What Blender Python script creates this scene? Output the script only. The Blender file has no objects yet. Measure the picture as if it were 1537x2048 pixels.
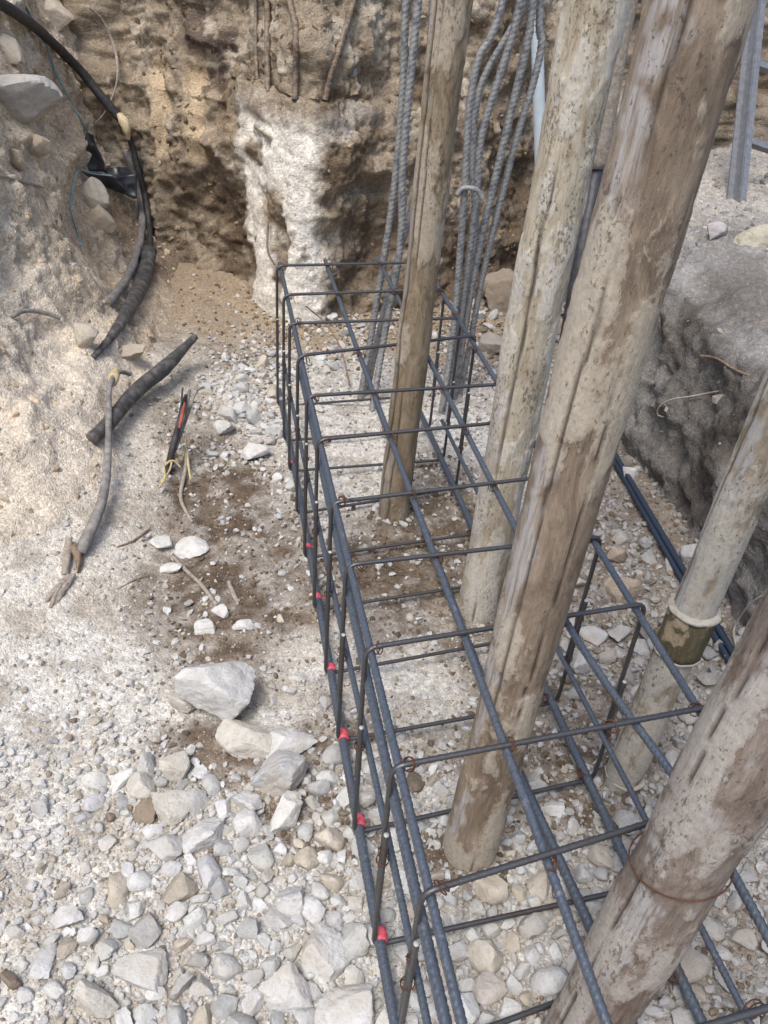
import bpy, math, random
import numpy as np
from mathutils import Vector, Matrix, Quaternion
from mathutils.bvhtree import BVHTree

random.seed(7)
RNG = np.random.default_rng(7)
SC = bpy.context.scene
COL = SC.collection

# ------------------------------------------------------------------ camera
CAM_H, FPX, CX, CY = 1.5, 1650.0, 768.5, 1024.0
PITCH, ROLL = math.radians(34.6845), math.radians(4.7756)
cr, sr, cp, sp = math.cos(ROLL), math.sin(ROLL), math.cos(PITCH), math.sin(PITCH)
r0, u0 = Vector((1, 0, 0)), Vector((0, sp, cp))
WV = Vector((0, cp, -sp))
RV = r0 * cr + u0 * sr
UV_ = -r0 * sr + u0 * cr
EYE = Vector((0, 0, CAM_H))
cam_d = bpy.data.cameras.new('camera')
cam = bpy.data.objects.new('camera', cam_d)
COL.objects.link(cam)
cam.matrix_world = Matrix(((RV.x, UV_.x, -WV.x, 0), (RV.y, UV_.y, -WV.y, 0), (RV.z, UV_.z, -WV.z, CAM_H), (0, 0, 0, 1)))
cam_d.sensor_fit = 'VERTICAL'
cam_d.sensor_height = 24.0
cam_d.lens = 24.0 * FPX / 2048.0
cam_d.clip_start = 0.02
cam_d.clip_end = 2000
SC.camera = cam

# ------------------------------------------------------------------ sky, sun, exposure
SUN_EL, SUN_AZ = math.radians(62), math.radians(205)   # azimuth: clockwise from +Y
world = bpy.data.worlds.new('World')
SC.world = world
world.use_nodes = True
wn = world.node_tree
bg = wn.nodes['Background']
sky = wn.nodes.new('ShaderNodeTexSky')
sky.sky_type = 'NISHITA'
sky.sun_disc = False
sky.sun_elevation = SUN_EL
sky.sun_rotation = SUN_AZ
sky.air_density = 1.0
sky.dust_density = 3.0
sky.ozone_density = 0.6
wn.links.new(sky.outputs[0], bg.inputs[0])
bg.inputs[1].default_value = 0.125
sd = bpy.data.lights.new('sun', 'SUN')
sd.energy = 1.5
sd.angle = math.radians(24)
sd.color = (1.0, 0.985, 0.945)
so = bpy.data.objects.new('sun', sd)
COL.objects.link(so)
sdir = Vector((math.sin(SUN_AZ) * math.cos(SUN_EL), math.cos(SUN_AZ) * math.cos(SUN_EL), math.sin(SUN_EL)))
so.rotation_euler = sdir.to_track_quat('Z', 'Y').to_euler()
so.location = (0, 0, 6)
SC.view_settings.view_transform = 'Standard'
SC.view_settings.look = 'None'
SC.view_settings.gamma = 1
SC.view_settings.exposure = 0.80
SC.render.engine = 'CYCLES'

# ------------------------------------------------------------------ numpy noise
def _hash(ix, iy, iz, seed):
    h = (ix.astype(np.int64) * 374761393 + iy.astype(np.int64) * 668265263 + iz.astype(np.int64) * 2147483647 + seed * 974711) & 0xffffffff
    h = ((h ^ (h >> 13)) * 1274126177) & 0xffffffff
    h = ((h ^ (h >> 16)) * 2246822519) & 0xffffffff
    return ((h ^ (h >> 15)) & 0xffffff) / float(0xffffff)

def vnoise(P, scale, seed=0):
    """value noise in -1..1; P (n,3), scale = cells per metre"""
    Q = np.asarray(P, float) * scale
    i = np.floor(Q)
    f = Q - i
    f = f * f * f * (f * (f * 6 - 15) + 10)
    ix, iy, iz = i[:, 0], i[:, 1], i[:, 2]
    out = 0
    for a in (0, 1):
        wa = f[:, 0] if a else 1 - f[:, 0]
        for b in (0, 1):
            wb = f[:, 1] if b else 1 - f[:, 1]
            for c in (0, 1):
                wc = f[:, 2] if c else 1 - f[:, 2]
                out = out + wa * wb * wc * _hash(ix + a, iy + b, iz + c, seed)
    return out * 2 - 1

def fbm(P, scale, octv=4, seed=0, gain=0.5):
    t, a, s = 0, 1.0, scale
    n = 0
    for k in range(octv):
        t = t + a * vnoise(P, s, seed + k * 17)
        n += a
        a *= gain
        s *= 2.03
    return t / n

def billow(P, scale, octv=3, seed=0, gain=0.5):
    t, a, s = 0, 1.0, scale
    n = 0
    for k in range(octv):
        t = t + a * (1 - 2 * np.abs(vnoise(P, s, seed + k * 13)))
        n += a
        a *= gain
        s *= 2.1
    return t / n

def sstep(x, a, b):
    t = np.clip((x - a) / (b - a), 0, 1)
    return t * t * (3 - 2 * t)

def xyz(x, y, z=0.0):
    x, y = np.broadcast_arrays(np.asarray(x, float), np.asarray(y, float))
    return np.stack([x, y, np.broadcast_to(np.asarray(z, float), x.shape)], -1)

# ------------------------------------------------------------------ mesh helpers
def mesh_np(name, V, F, cols=None, smooth=True, attr='Col'):
    """V (n,3), F (m,3|4) int array; cols (n,3) vertex colours"""
    me = bpy.data.meshes.new(name)
    V = np.ascontiguousarray(V, np.float32)
    F = np.ascontiguousarray(F, np.int32)
    k = F.shape[1]
    me.vertices.add(len(V))
    me.vertices.foreach_set('co', V.ravel())
    me.loops.add(F.size)
    me.loops.foreach_set('vertex_index', F.ravel())
    me.polygons.add(len(F))
    me.polygons.foreach_set('loop_start', np.arange(0, F.size, k, dtype=np.int32))
    me.polygons.foreach_set('use_smooth', np.full(len(F), bool(smooth)))
    if cols is not None:
        a = me.color_attributes.new(attr, 'FLOAT_COLOR', 'POINT')
        c4 = np.ones((len(V), 4), np.float32)
        c4[:, :3] = cols
        a.data.foreach_set('color', c4.ravel())
    me.update(calc_edges=True)
    me.validate()
    return me

def link(name, me, mat=None, parent=None, loc=None, rot=None):
    o = bpy.data.objects.new(name, me)
    COL.objects.link(o)
    if mat is not None and me is not None and not me.materials:
        me.materials.append(mat)
    if loc is not None:
        o.location = loc
    if rot is not None:
        o.rotation_mode = 'QUATERNION'
        o.rotation_quaternion = rot
    if parent is not None:
        o.parent = parent
    return o

def tag(o, label=None, cat=None, group=None, kind=None):
    if label: o['label'] = label
    if cat: o['category'] = cat
    if group: o['group'] = group
    if kind: o['kind'] = kind
    return o

def thing(name, loc, label, cat, group=None):
    return tag(link(name, None, loc=Vector(loc)), label, cat, group)

def rel(V, root):
    return np.asarray(V, float) - np.array(root.location)

def catmull(pts, n=12):
    P = [np.array(p, float) for p in pts]
    if len(P) == 2:
        return np.array([P[0] + (P[1] - P[0]) * t for t in np.linspace(0, 1, n + 1)])
    P = [2 * P[0] - P[1]] + P + [2 * P[-1] - P[-2]]
    out = []
    for i in range(1, len(P) - 2):
        for t in np.linspace(0, 1, n, endpoint=False):
            a, b, c, d = P[i - 1], P[i], P[i + 1], P[i + 2]
            out.append(0.5 * ((2 * b) + (c - a) * t + (2 * a - 5 * b + 4 * c - d) * t * t + (3 * b - a - 3 * c + d) * t ** 3))
    out.append(P[-2])
    return np.array(out)

def fillet(pts, r, n=6):
    P = [np.array(p, float) for p in pts]
    out = [P[0]]
    for i in range(1, len(P) - 1):
        a, b, c = P[i - 1], P[i], P[i + 1]
        da, dc = (a - b) / np.linalg.norm(a - b), (c - b) / np.linalg.norm(c - b)
        p, q = b + da * r, b + dc * r
        for t in np.linspace(0, 1, n):
            out.append((1 - t) ** 2 * p + 2 * t * (1 - t) * b + t * t * q)
    out.append(P[-1])
    return np.array(out)

def resample(P, step):
    d = np.r_[0, np.cumsum(np.linalg.norm(np.diff(P, axis=0), axis=1))]
    n = max(2, int(d[-1] / step) + 1)
    s = np.linspace(0, d[-1], n)
    return np.stack([np.interp(s, d, P[:, k]) for k in range(3)], 1), s

def frames(P):
    T = np.gradient(P, axis=0)
    T /= np.linalg.norm(T, axis=1)[:, None] + 1e-12
    up = np.array([0, 0, 1.0]) if abs(T[0, 2]) < 0.9 else np.array([0, 1.0, 0])
    N = np.zeros_like(T)
    n = up - T[0] * (up @ T[0])
    n /= np.linalg.norm(n)
    for i in range(len(T)):
        n = n - T[i] * (n @ T[i])
        n /= np.linalg.norm(n) + 1e-12
        N[i] = n
    return T, N, np.cross(T, N)

def tube(P, rad, sides=10, step=None, rfun=None, cap=True):
    """swept tube; rad scalar or per-point; rfun(s,theta)->extra radius. returns V,F(quads)"""
    P = np.asarray(P, float)
    if step:
        P0 = P
        P, s = resample(P, step)
        if np.ndim(rad):
            d0 = np.linspace(0, 1, len(rad))
            rad = np.interp(np.linspace(0, 1, len(P)), d0, rad)
    else:
        s = np.r_[0, np.cumsum(np.linalg.norm(np.diff(P, axis=0), axis=1))]
    T, N, B = frames(P)
    th = np.linspace(0, 2 * math.pi, sides, endpoint=False)
    R = np.broadcast_to(np.asarray(rad, float).reshape(-1, 1), (len(P), sides)).copy()
    if rfun is not None:
        R = R + rfun(s[:, None], th[None, :])
    V = P[:, None, :] + R[..., None] * (np.cos(th)[None, :, None] * N[:, None, :] + np.sin(th)[None, :, None] * B[:, None, :])
    n = len(P)
    i = np.arange(n - 1)[:, None] * sides
    j = np.arange(sides)[None, :]
    j2 = (j + 1) % sides
    F = np.stack([i + j, i + j2, i + sides + j2, i + sides + j], -1).reshape(-1, 4)
    V = V.reshape(-1, 3)
    if cap:
        c0, c1 = len(V), len(V) + 1
        V = np.vstack([V, P[0], P[-1]])
        jj = np.arange(0, sides)
        j3 = (jj + 1) % sides
        # quads degenerate-free: use two-step fan of quads where possible
        F0 = np.stack([np.full(sides, c0), j3, jj, jj], -1)
        F1 = np.stack([np.full(sides, c1), (n - 1) * sides + jj, (n - 1) * sides + j3, (n - 1) * sides + j3], -1)
        return V, F, np.vstack([F0[:, :3], F1[:, :3]])
    return V, F, np.zeros((0, 3), int)

def tri(F):
    return np.vstack([F[:, [0, 1, 2]], F[:, [0, 2, 3]]])

def tube_mesh(name, P, rad, **kw):
    V, F, C = tube(P, rad, **kw)
    return V, np.vstack([tri(F), C])

def join(parts):
    Vs, Fs, o = [], [], 0
    for V, F in parts:
        Vs.append(V); Fs.append(F + o); o += len(V)
    return np.vstack(Vs), np.vstack(Fs)

def boxm(c, size, ax=None):
    """box with half extents size/2 in axes ax (3x3 rows)"""
    ax = np.eye(3) if ax is None else np.asarray(ax, float)
    h = np.array(size) / 2
    V = np.array([[x, y, z] for x in (-1, 1) for y in (-1, 1) for z in (-1, 1)], float) * h
    V = V @ ax + np.array(c)
    Q = np.array([[0, 1, 3, 2], [4, 6, 7, 5], [0, 4, 5, 1], [2, 3, 7, 6], [0, 2, 6, 4], [1, 5, 7, 3]])
    return V, tri(Q)

def rib_fun(R, pitch, h, phase=0.0):
    def f(s, th):
        side = np.sin(th)
        ph = s / pitch + phase + 0.95 * np.cos(th) * np.sign(side)
        fr = ph - np.floor(ph)
        pulse = np.clip(1.25 - np.abs(fr - 0.5) / 0.20, 0, 1)
        pulse = pulse * pulse * (3 - 2 * pulse)
        rib = h * pulse * np.clip(np.abs(side) * 1.6, 0, 1)
        lon = 0.8 * h * np.clip(1 - np.abs(np.abs(np.cos(th)) - 1) / 0.06, 0, 1)
        return np.maximum(rib, lon)
    return f

def rebar(P, R, pitch, h, sides=14, step=None):
    return tube_mesh('', P, R, sides=sides, step=step or pitch / 4.3, rfun=rib_fun(R, pitch, h, random.random()))

# ------------------------------------------------------------------ materials
def new_mat(name):
    m = bpy.data.materials.new(name)
    m.use_nodes = True
    nt = m.node_tree
    b = nt.nodes['Principled BSDF']
    return m, nt, b

def nd(nt, kind, **kw):
    n = nt.nodes.new(kind)
    for k, v in kw.items():
        if k.startswith('i_'):
            n.inputs[k[2:].replace('_', ' ')].default_value = v
        else:
            setattr(n, k, v)
    return n

def ramp(nt, fac, stops):
    r = nd(nt, 'ShaderNodeValToRGB')
    el = r.color_ramp.elements
    while len(el) < len(stops):
        el.new(0.5)
    for e, (p, c) in zip(el, stops):
        e.position = p
        e.color = (*c, 1) if len(c) == 3 else c
    nt.links.new(fac, r.inputs[0])
    return r

def mixc(nt, fac, a, b, mode='MIX'):
    m = nd(nt, 'ShaderNodeMix', data_type='RGBA', blend_type=mode)
    for sock, v in ((m.inputs[0], fac), (m.inputs[6], a), (m.inputs[7], b)):
        if hasattr(v, 'links') or hasattr(v, 'is_linked'):
            nt.links.new(v, sock)
        else:
            sock.default_value = v if not isinstance(v, tuple) else (*v, 1)
    return m.outputs[2]

def noise_n(nt, vec, scale, detail=5, rough=0.6, dist=0.0):
    n = nd(nt, 'ShaderNodeTexNoise')
    n.inputs['Scale'].default_value = scale
    n.inputs['Detail'].default_value = detail
    n.inputs['Roughness'].default_value = rough
    n.inputs['Distortion'].default_value = dist
    if vec is not None:
        nt.links.new(vec, n.inputs['Vector'])
    return n.outputs[0]

def bump(nt, b, height, strength, dist):
    n = nd(nt, 'ShaderNodeBump')
    n.inputs['Strength'].default_value = strength
    n.inputs['Distance'].default_value = dist
    nt.links.new(height, n.inputs['Height'])
    nt.links.new(n.outputs[0], b.inputs['Normal'])
    return n

def geo_pos(nt):
    return nd(nt, 'ShaderNodeNewGeometry').outputs['Position']

def obj_co(nt):
    return nd(nt, 'ShaderNodeTexCoord').outputs['Object']

def mat_earth():
    m, nt, b = new_mat('earth')
    p = geo_pos(nt)
    at = nd(nt, 'ShaderNodeAttribute', attribute_name='Col')
    n1 = noise_n(nt, p, 60, 6, 0.7)
    n2 = noise_n(nt, p, 260, 4, 0.7)
    v1 = ramp(nt, n1, [(0.28, (0.70, 0.68, 0.66)), (0.5, (1.02, 1.01, 1.0)), (0.75, (1.25, 1.25, 1.25))])
    c = mixc(nt, 1.0, at.outputs['Color'], v1.outputs[0], 'MULTIPLY')
    v2 = ramp(nt, n2, [(0.3, (0.82, 0.81, 0.80)), (0.6, (1.10, 1.10, 1.10))])
    c = mixc(nt, 1.0, c, v2.outputs[0], 'MULTIPLY')
    nt.links.new(c, b.inputs['Base Color'])
    b.inputs['Roughness'].default_value = 0.97
    b.inputs['Specular IOR Level'].default_value = 0.12
    hsum = nd(nt, 'ShaderNodeMath', operation='ADD')
    nt.links.new(n1, hsum.inputs[0]); nt.links.new(n2, hsum.inputs[1])
    vo = nd(nt, 'ShaderNodeTexVoronoi')
    vo.inputs['Scale'].default_value = 210
    nt.links.new(p, vo.inputs['Vector'])
    vb = nd(nt, 'ShaderNodeTexVoronoi')
    vb.inputs['Scale'].default_value = 95
    vb.inputs['Randomness'].default_value = 1.0
    nt.links.new(p, vb.inputs['Vector'])
    sc_ = nd(nt, 'ShaderNodeSeparateColor'); nt.links.new(vo.outputs['Color'], sc_.inputs[0])
    sb_ = nd(nt, 'ShaderNodeSeparateColor'); nt.links.new(vb.outputs['Color'], sb_.inputs[0])
    c = mixc(nt, 1.0, c, ramp(nt, sc_.outputs[0], [(0.0, (0.86, 0.85, 0.84)), (0.5, (1.0, 1.0, 1.0)), (1.0, (1.16, 1.16, 1.16))]).outputs[0], 'MULTIPLY')
    c = mixc(nt, 1.0, c, ramp(nt, sb_.outputs[0], [(0.0, (0.90, 0.89, 0.88)), (0.6, (1.0, 1.0, 1.0)), (1.0, (1.2, 1.2, 1.2))]).outputs[0], 'MULTIPLY')
    nt.links.new(c, b.inputs['Base Color'])
    h2 = nd(nt, 'ShaderNodeMath', operation='SUBTRACT'); nt.links.new(hsum.outputs[0], h2.inputs[0]); nt.links.new(vo.outputs['Distance'], h2.inputs[1])
    h3 = nd(nt, 'ShaderNodeMath', operation='SUBTRACT'); nt.links.new(h2.outputs[0], h3.inputs[0]); nt.links.new(vb.outputs['Distance'], h3.inputs[1])
    bump(nt, b, h3.outputs[0], 0.55, 0.006)
    return m

def mat_stone(name, from_attr=False, base=None):
    m, nt, b = new_mat(name)
    p = geo_pos(nt)
    if from_attr:
        col = nd(nt, 'ShaderNodeAttribute', attribute_name='Col').outputs['Color']
    else:
        oi = nd(nt, 'ShaderNodeObjectInfo')
        col = oi.outputs['Color']
    n1 = noise_n(nt, p, 26, 6, 0.65)
    n2 = noise_n(nt, p, 140, 5, 0.7)
    n3 = noise_n(nt, p, 9, 3, 0.5)
    c = mixc(nt, 1.0, col, ramp(nt, n1, [(0.3, (0.80, 0.78, 0.75)), (0.55, (1, 1, 1)), (0.8, (1.12, 1.12, 1.12))]).outputs[0], 'MULTIPLY')
    c = mixc(nt, 1.0, c, ramp(nt, n2, [(0.28, (0.70, 0.69, 0.68)), (0.46, (1, 1, 1))]).outputs[0], 'MULTIPLY')
    f = ramp(nt, n3, [(0.54, (0, 0, 0)), (0.66, (0.5, 0.5, 0.5))]).outputs[0]
    c = mixc(nt, f, c, (0.47, 0.41, 0.33))
    nt.links.new(c, b.inputs['Base Color'])
    b.inputs['Roughness'].default_value = 0.93
    b.inputs['Specular IOR Level'].default_value = 0.18
    hs = nd(nt, 'ShaderNodeMath', operation='ADD')
    nt.links.new(n1, hs.inputs[0]); nt.links.new(n2, hs.inputs[1])
    bump(nt, b, hs.outputs[0], 0.7, 0.006)
    return m

def mat_steel(name, base, rust=(0.16, 0.075, 0.04), rust_amt=0.58, metal=0.55, rough=0.42, dust_or_sheen=None):
    m, nt, b = new_mat(name)
    p = geo_pos(nt)
    n1 = noise_n(nt, p, 18, 5, 0.65)
    n2 = noise_n(nt, p, 190, 4, 0.6)
    dark = tuple(x * (0.86 if not dust_or_sheen else .62) for x in base)
    c = ramp(nt, n2, [(0.3, dark), (0.55, base), (0.8, tuple(min(1, x * 1.12) for x in base))]).outputs[0]
    f = ramp(nt, n1, [(rust_amt, (0, 0, 0)), (rust_amt + 0.14, (0.85, 0.85, 0.85))]).outputs[0]
    c = mixc(nt, f, c, rust)
    if dust_or_sheen:
        n3 = noise_n(nt, p, 45, 5, 0.7)
        c = mixc(nt, ramp(nt, n3, [(dust_or_sheen[1], (0, 0, 0)), (dust_or_sheen[1] + 0.16, (1, 1, 1))]).outputs[0], c, dust_or_sheen[0])
    nt.links.new(c, b.inputs['Base Color'])
    b.inputs['Metallic'].default_value = metal
    r = ramp(nt, n2, [(0.3, (rough + 0.06,) * 3), (0.7, (rough - 0.04,) * 3)])
    nt.links.new(r.outputs[0], b.inputs['Roughness'])
    bump(nt, b, n2, 0.10, 0.0006)
    return m

def mat_pole(name, stops, crust, crust_at, speck=(0.10, 0.078, 0.055), stain=(0.10, 0.06, 0.038), stain_at=0.55, speck_at=0.60, dust_or_sheen=(0.34, 0.33, 0.325)):
    """old timber: streaked grain, damp stains, cement skin (Col.r), open cracks (Col.g), grey dust and painted sky sheen on one side (Col.b)"""
    m, nt, b = new_mat(name)
    oc = obj_co(nt)
    def stretch(k):
        mp = nd(nt, 'ShaderNodeMapping')
        mp.inputs['Scale'].default_value = (1, 1, k)
        nt.links.new(oc, mp.inputs['Vector'])
        return mp.outputs[0]
    v, vv = stretch(0.28), stretch(0.07)
    at = nd(nt, 'ShaderNodeAttribute', attribute_name='Col')
    sep = nd(nt, 'ShaderNodeSeparateColor')
    nt.links.new(at.outputs['Color'], sep.inputs[0])
    nf = noise_n(nt, v, 30, 8, 0.78, 0.9)
    ngr = noise_n(nt, vv, 150, 5, 0.7)
    nl = noise_n(nt, v, 16, 4, 0.6)
    c = ramp(nt, nf, stops).outputs[0]
    c = mixc(nt, 1.0, c, ramp(nt, ngr, [(0.3, (0.82, 0.81, 0.80)), (0.55, (1.0, 1.0, 1.0)), (0.75, (1.08, 1.08, 1.08))]).outputs[0], 'MULTIPLY')
    # long damp stains
    ns = noise_n(nt, v, 15, 7, 0.66, 1.2)
    c = mixc(nt, ramp(nt, ns, [(stain_at, (0, 0, 0)), (stain_at + 0.12, (0.85, 0.85, 0.85))]).outputs[0], c, stain)
    # grey dust tone on one side, sky sheen painted in
    fd = nd(nt, 'ShaderNodeMath', operation='MULTIPLY')
    fd.use_clamp = True
    nt.links.new(sep.outputs[2], fd.inputs[0])
    nt.links.new(ramp(nt, ngr, [(0.38, (0.15,) * 3), (0.55, (0.9,) * 3)]).outputs[0], fd.inputs[1])
    c = mixc(nt, fd.outputs[0], c, dust_or_sheen)
    # cement skin, ragged at its edge
    nc = noise_n(nt, stretch(0.5), 60, 8, 0.8, 0.3)
    cm = nd(nt, 'ShaderNodeMath', operation='MULTIPLY_ADD')
    nt.links.new(nc, cm.inputs[0]); cm.inputs[1].default_value = 1.6
    nt.links.new(sep.outputs[0], cm.inputs[2])
    ch = nd(nt, 'ShaderNodeMath', operation='MULTIPLY')
    nt.links.new(cm.outputs[0], ch.inputs[0]); ch.inputs[1].default_value = 0.4
    k = (crust_at + 0.27) * 0.4
    fc = ramp(nt, ch.outputs[0], [(k, (0, 0, 0)), (k + 0.02, (0.6, 0.6, 0.6)), (k + 0.14, (0.95, 0.95, 0.95))]).outputs[0]
    cc = mixc(nt, 1.0, crust, ramp(nt, noise_n(nt, oc, 120, 5, 0.7), [(0.3, (0.72,) * 3), (0.6, (1.08,) * 3)]).outputs[0], 'MULTIPLY')
    c = mixc(nt, fc, c, cc)
    # dark pits, thick in some places and absent in others
    nk = noise_n(nt, stretch(0.55), 170, 5, 0.75, 0.2)
    pm = nd(nt, 'ShaderNodeMath', operation='MULTIPLY_ADD')
    nt.links.new(nl, pm.inputs[0]); pm.inputs[1].default_value = 0.50
    nt.links.new(nk, pm.inputs[2])
    fk = ramp(nt, pm.outputs[0], [(speck_at + 0.25, (0, 0, 0)), (speck_at + 0.32, (0.7, 0.7, 0.7))]).outputs[0]
    c = mixc(nt, fk, c, speck)
    ng = noise_n(nt, oc, 420, 2, 0.6)
    c = mixc(nt, ramp(nt, ng, [(0.66, (0, 0, 0)), (0.72, (0.5, 0.5, 0.5))]).outputs[0], c, (0.42, 0.37, 0.30))
    c = mixc(nt, sep.outputs[1], c, (0.035, 0.022, 0.014))
    nt.links.new(c, b.inputs['Base Color'])
    b.inputs['Roughness'].default_value = 0.74
    b.inputs['Specular IOR Level'].default_value = 0.35
    hs = nd(nt, 'ShaderNodeMath', operation='ADD')
    nt.links.new(nf, hs.inputs[0]); nt.links.new(nc, hs.inputs[1])
    hs3 = nd(nt, 'ShaderNodeMath', operation='ADD')
    nt.links.new(hs.outputs[0], hs3.inputs[0]); nt.links.new(ngr, hs3.inputs[1])
    hs2 = nd(nt, 'ShaderNodeMath', operation='SUBTRACT')
    nt.links.new(hs3.outputs[0], hs2.inputs[0]); nt.links.new(fk, hs2.inputs[1])
    bump(nt, b, hs2.outputs[0], 0.7, 0.003)
    return m

def mat_plain(name, a, bcol, scale=60, rough=0.7, metal=0.0, bmp=0.3, dist=0.002, at=(0.35, 0.65), spec=0.4):
    m, nt, b = new_mat(name)
    p = geo_pos(nt)
    n = noise_n(nt, p, scale, 6, 0.68)
    nt.links.new(ramp(nt, n, [(at[0], a), (at[1], bcol)]).outputs[0], b.inputs['Base Color'])
    b.inputs['Roughness'].default_value = rough
    b.inputs['Metallic'].default_value = metal
    b.inputs['Specular IOR Level'].default_value = spec
    bump(nt, b, n, bmp, dist)
    return m

M_EARTH = mat_earth()
M_STONE = mat_stone('limestone')
M_GRAVEL = mat_stone('gravel', True)
M_BAR = mat_steel('blue_steel_bar', (0.125, 0.146, 0.178), metal=0.5, rough=0.34, rust_amt=0.64, dust_or_sheen=((0.30, 0.295, 0.29), 0.60))
M_STIR = mat_steel('stirrup_steel', (0.10, 0.10, 0.105), rust=(0.10, 0.06, 0.04), rust_amt=0.56, metal=0.65, rough=0.42)
M_OLD = mat_steel('dusty_steel', (0.15, 0.155, 0.175), metal=0.25, rough=0.62, rust_amt=0.72, dust_or_sheen=((0.30, 0.295, 0.285), 0.36))
M_WALLBAR = mat_steel('earth_caked_steel', (0.12, 0.11, 0.10), metal=0.2, rough=0.8, rust_amt=0.50, dust_or_sheen=((0.28, 0.21, 0.14), 0.42))
M_TIE = mat_plain('rusty_tie_wire', (0.055, 0.026, 0.017), (0.15, 0.065, 0.038), 200, 0.7, 0.3)
M_TAPE = mat_plain('red_tape', (0.50, 0.05, 0.08), (0.66, 0.14, 0.17), 160, 0.7)
M_TIP = mat_plain('pale_cut_end', (0.34, 0.34, 0.34), (0.5, 0.5, 0.48), 100, 0.6)

# ------------------------------------------------------------------ layout helper: sight line of a photo point
def sight(px, py):
    return RV * ((px - CX) / FPX) - UV_ * ((py - CY) / FPX) + WV
def atz(px, py, z=0.0):
    v = sight(px, py)
    return EYE + v * ((z - CAM_H) / v.z)
def aty(px, py, Y):
    v = sight(px, py)
    return EYE + v * (Y / v.y)

# ------------------------------------------------------------------ terrain
POLES = {'p1': (0.023, 2.139), 'p2': (0.275, 1.719), 'p3': (0.226, 0.993), 'p4': (0.388, 0.640), 'p5': (0.571, 1.185)}

def blob(x, y, cx, cy, rx, ry=None, soft=0.5):
    ry = ry or rx
    d = np.sqrt(((x - cx) / rx) ** 2 + ((y - cy) / ry) ** 2)
    return 1 - sstep(d, 1 - soft, 1 + soft * 0.6)

FOOT_L = np.array([(-1.25, -1.5), (-1.22, 0.6), (-1.10, 1.25), (-0.98, 1.65), (-0.91, 1.95), (-0.91, 2.35), (-0.94, 2.8), (-0.99, 3.25), (-1.06, 3.65), (-1.14, 4.0), (-1.2, 4.5)])

def floor_z(x, y, fine=True):
    x = np.asarray(x, float); y = np.asarray(y, float)
    P = xyz(x, y)
    sh = P.shape[:-1]
    P = P.reshape(-1, 3)
    X, Y = P[:, 0], P[:, 1]
    amp = (0.05 + 0.11 * sstep(Y, 0.9, 1.9)) * (1 - 0.75 * sstep(Y, 2.7, 3.5))
    z = amp * sstep(-X, 0.50, 1.05)
    z = z + 0.05 * sstep(X, 0.72, 1.0)
    z = z + 0.04 * sstep(Y, 3.25, 3.9)
    z = z + 0.010 * fbm(P, 2.2, 3, 5) + 0.007 * fbm(P, 9, 3, 8)
    # loose soil heaps thrown up round pole holes, hollow under the big stones
    z = z + 0.008 * blob(X, Y, 0.06, 1.86, 0.22, 0.16)
    z = z + 0.03 * blob(X, Y, -0.42, 2.9, 0.25, 0.4)
    for kx, ky in POLES.values():
        rr = np.sqrt((X - kx) ** 2 + (Y - ky) ** 2)
        z = z + 0.016 * np.exp(-((rr - .055) / .045) ** 2)
    if fine:
        z = z + 0.004 * fbm(P, 40, 3, 21) + 0.003 * billow(P, 26, 2, 31)
    return z.reshape(sh)

def lerp3(a, b, t):
    return np.asarray(a)[None, :] * (1 - t[:, None]) + np.asarray(b)[None, :] * t[:, None]

def mixv(A, b, t):
    return A * (1 - t[:, None]) + np.asarray(b)[None, :] * t[:, None]

WHITE = (0.60, 0.59, 0.56)
CREAM = (0.54, 0.505, 0.445)
SOIL = (0.095, 0.070, 0.051)
SOIL2 = (0.155, 0.118, 0.086)
SHADE_GREY = (0.29, 0.285, 0.275)  # shade right of the cage, painted into the floor colour

def gpt(px, py, z=0.0):
    p = atz(px, py, z)
    return p.x, p.y
# damp brown soil patches: (photo point, radius x, radius y in metres, strength)
SOILS = [((450, 1000), .13, .20, .95), ((470, 1110), .16, .14, .8), ((440, 1190), .15, .16, .85), ((520, 1270), .14, .16, .8), ((560, 1100), .08, .22, .6),
         ((800, 1130), .17, .20, .95), ((760, 1240), .16, .14, .75), ((900, 1080), .14, .25, .85), ((420, 1310), .10, .08, .6), ((425, 1500), .10, .07, .75),
         ((610, 1500), .08, .12, .6), ((620, 1640), .10, .06, .7), ((1150, 1450), .14, .16, .7), ((1180, 1570), .10, .10, .8), ((1000, 1400), .1, .2, .5),
         ((1300, 1000), .20, .35, .6), ((1230, 1110), .15, .18, .5), ((560, 690), .5, .35, .5), ((1450, 1900), .12, .10, .4), ((960, 690), .35, .35, .5),
         ((380, 880), .10, .15, .5), ((1000, 1300), .14, .2, .6), ((1100, 1400), .12, .18, .6), ((860, 980), .16, .2, .6), ((1180, 1150), .14, .2, .6), ((1270, 1260), .13, .16, .5), ((1380, 1200), .12, .25, .5), ((700, 1400), .10, .12, .55), ((1080, 1560), .12, .12, .5), ((540, 1180), .12, .16, .7), ((900, 1180), .16, .14, .8), ((780, 1060), .14, .16, .8), ((1000, 1480), .12, .12, .5), ((880, 1480), .12, .08, .45), ((420, 930), .09, .2, .6)]
SOILS = [(gpt(*p), rx * 1.55, ry * 1.5, s) for p, rx, ry, s in SOILS]
SOILS += [((kx, ky), .11, .09, .75) for kx, ky in POLES.values()]
DUSTS = [((720, 860), .20, .55, .95), ((690, 780), .22, .40, .8), ((640, 1290), .10, .12, .6), ((830, 1360), .14, .12, .6), ((580, 1350), .08, .2, .5)]
DUSTS = [(gpt(*p), rx, ry, s) for p, rx, ry, s in DUSTS]

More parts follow.
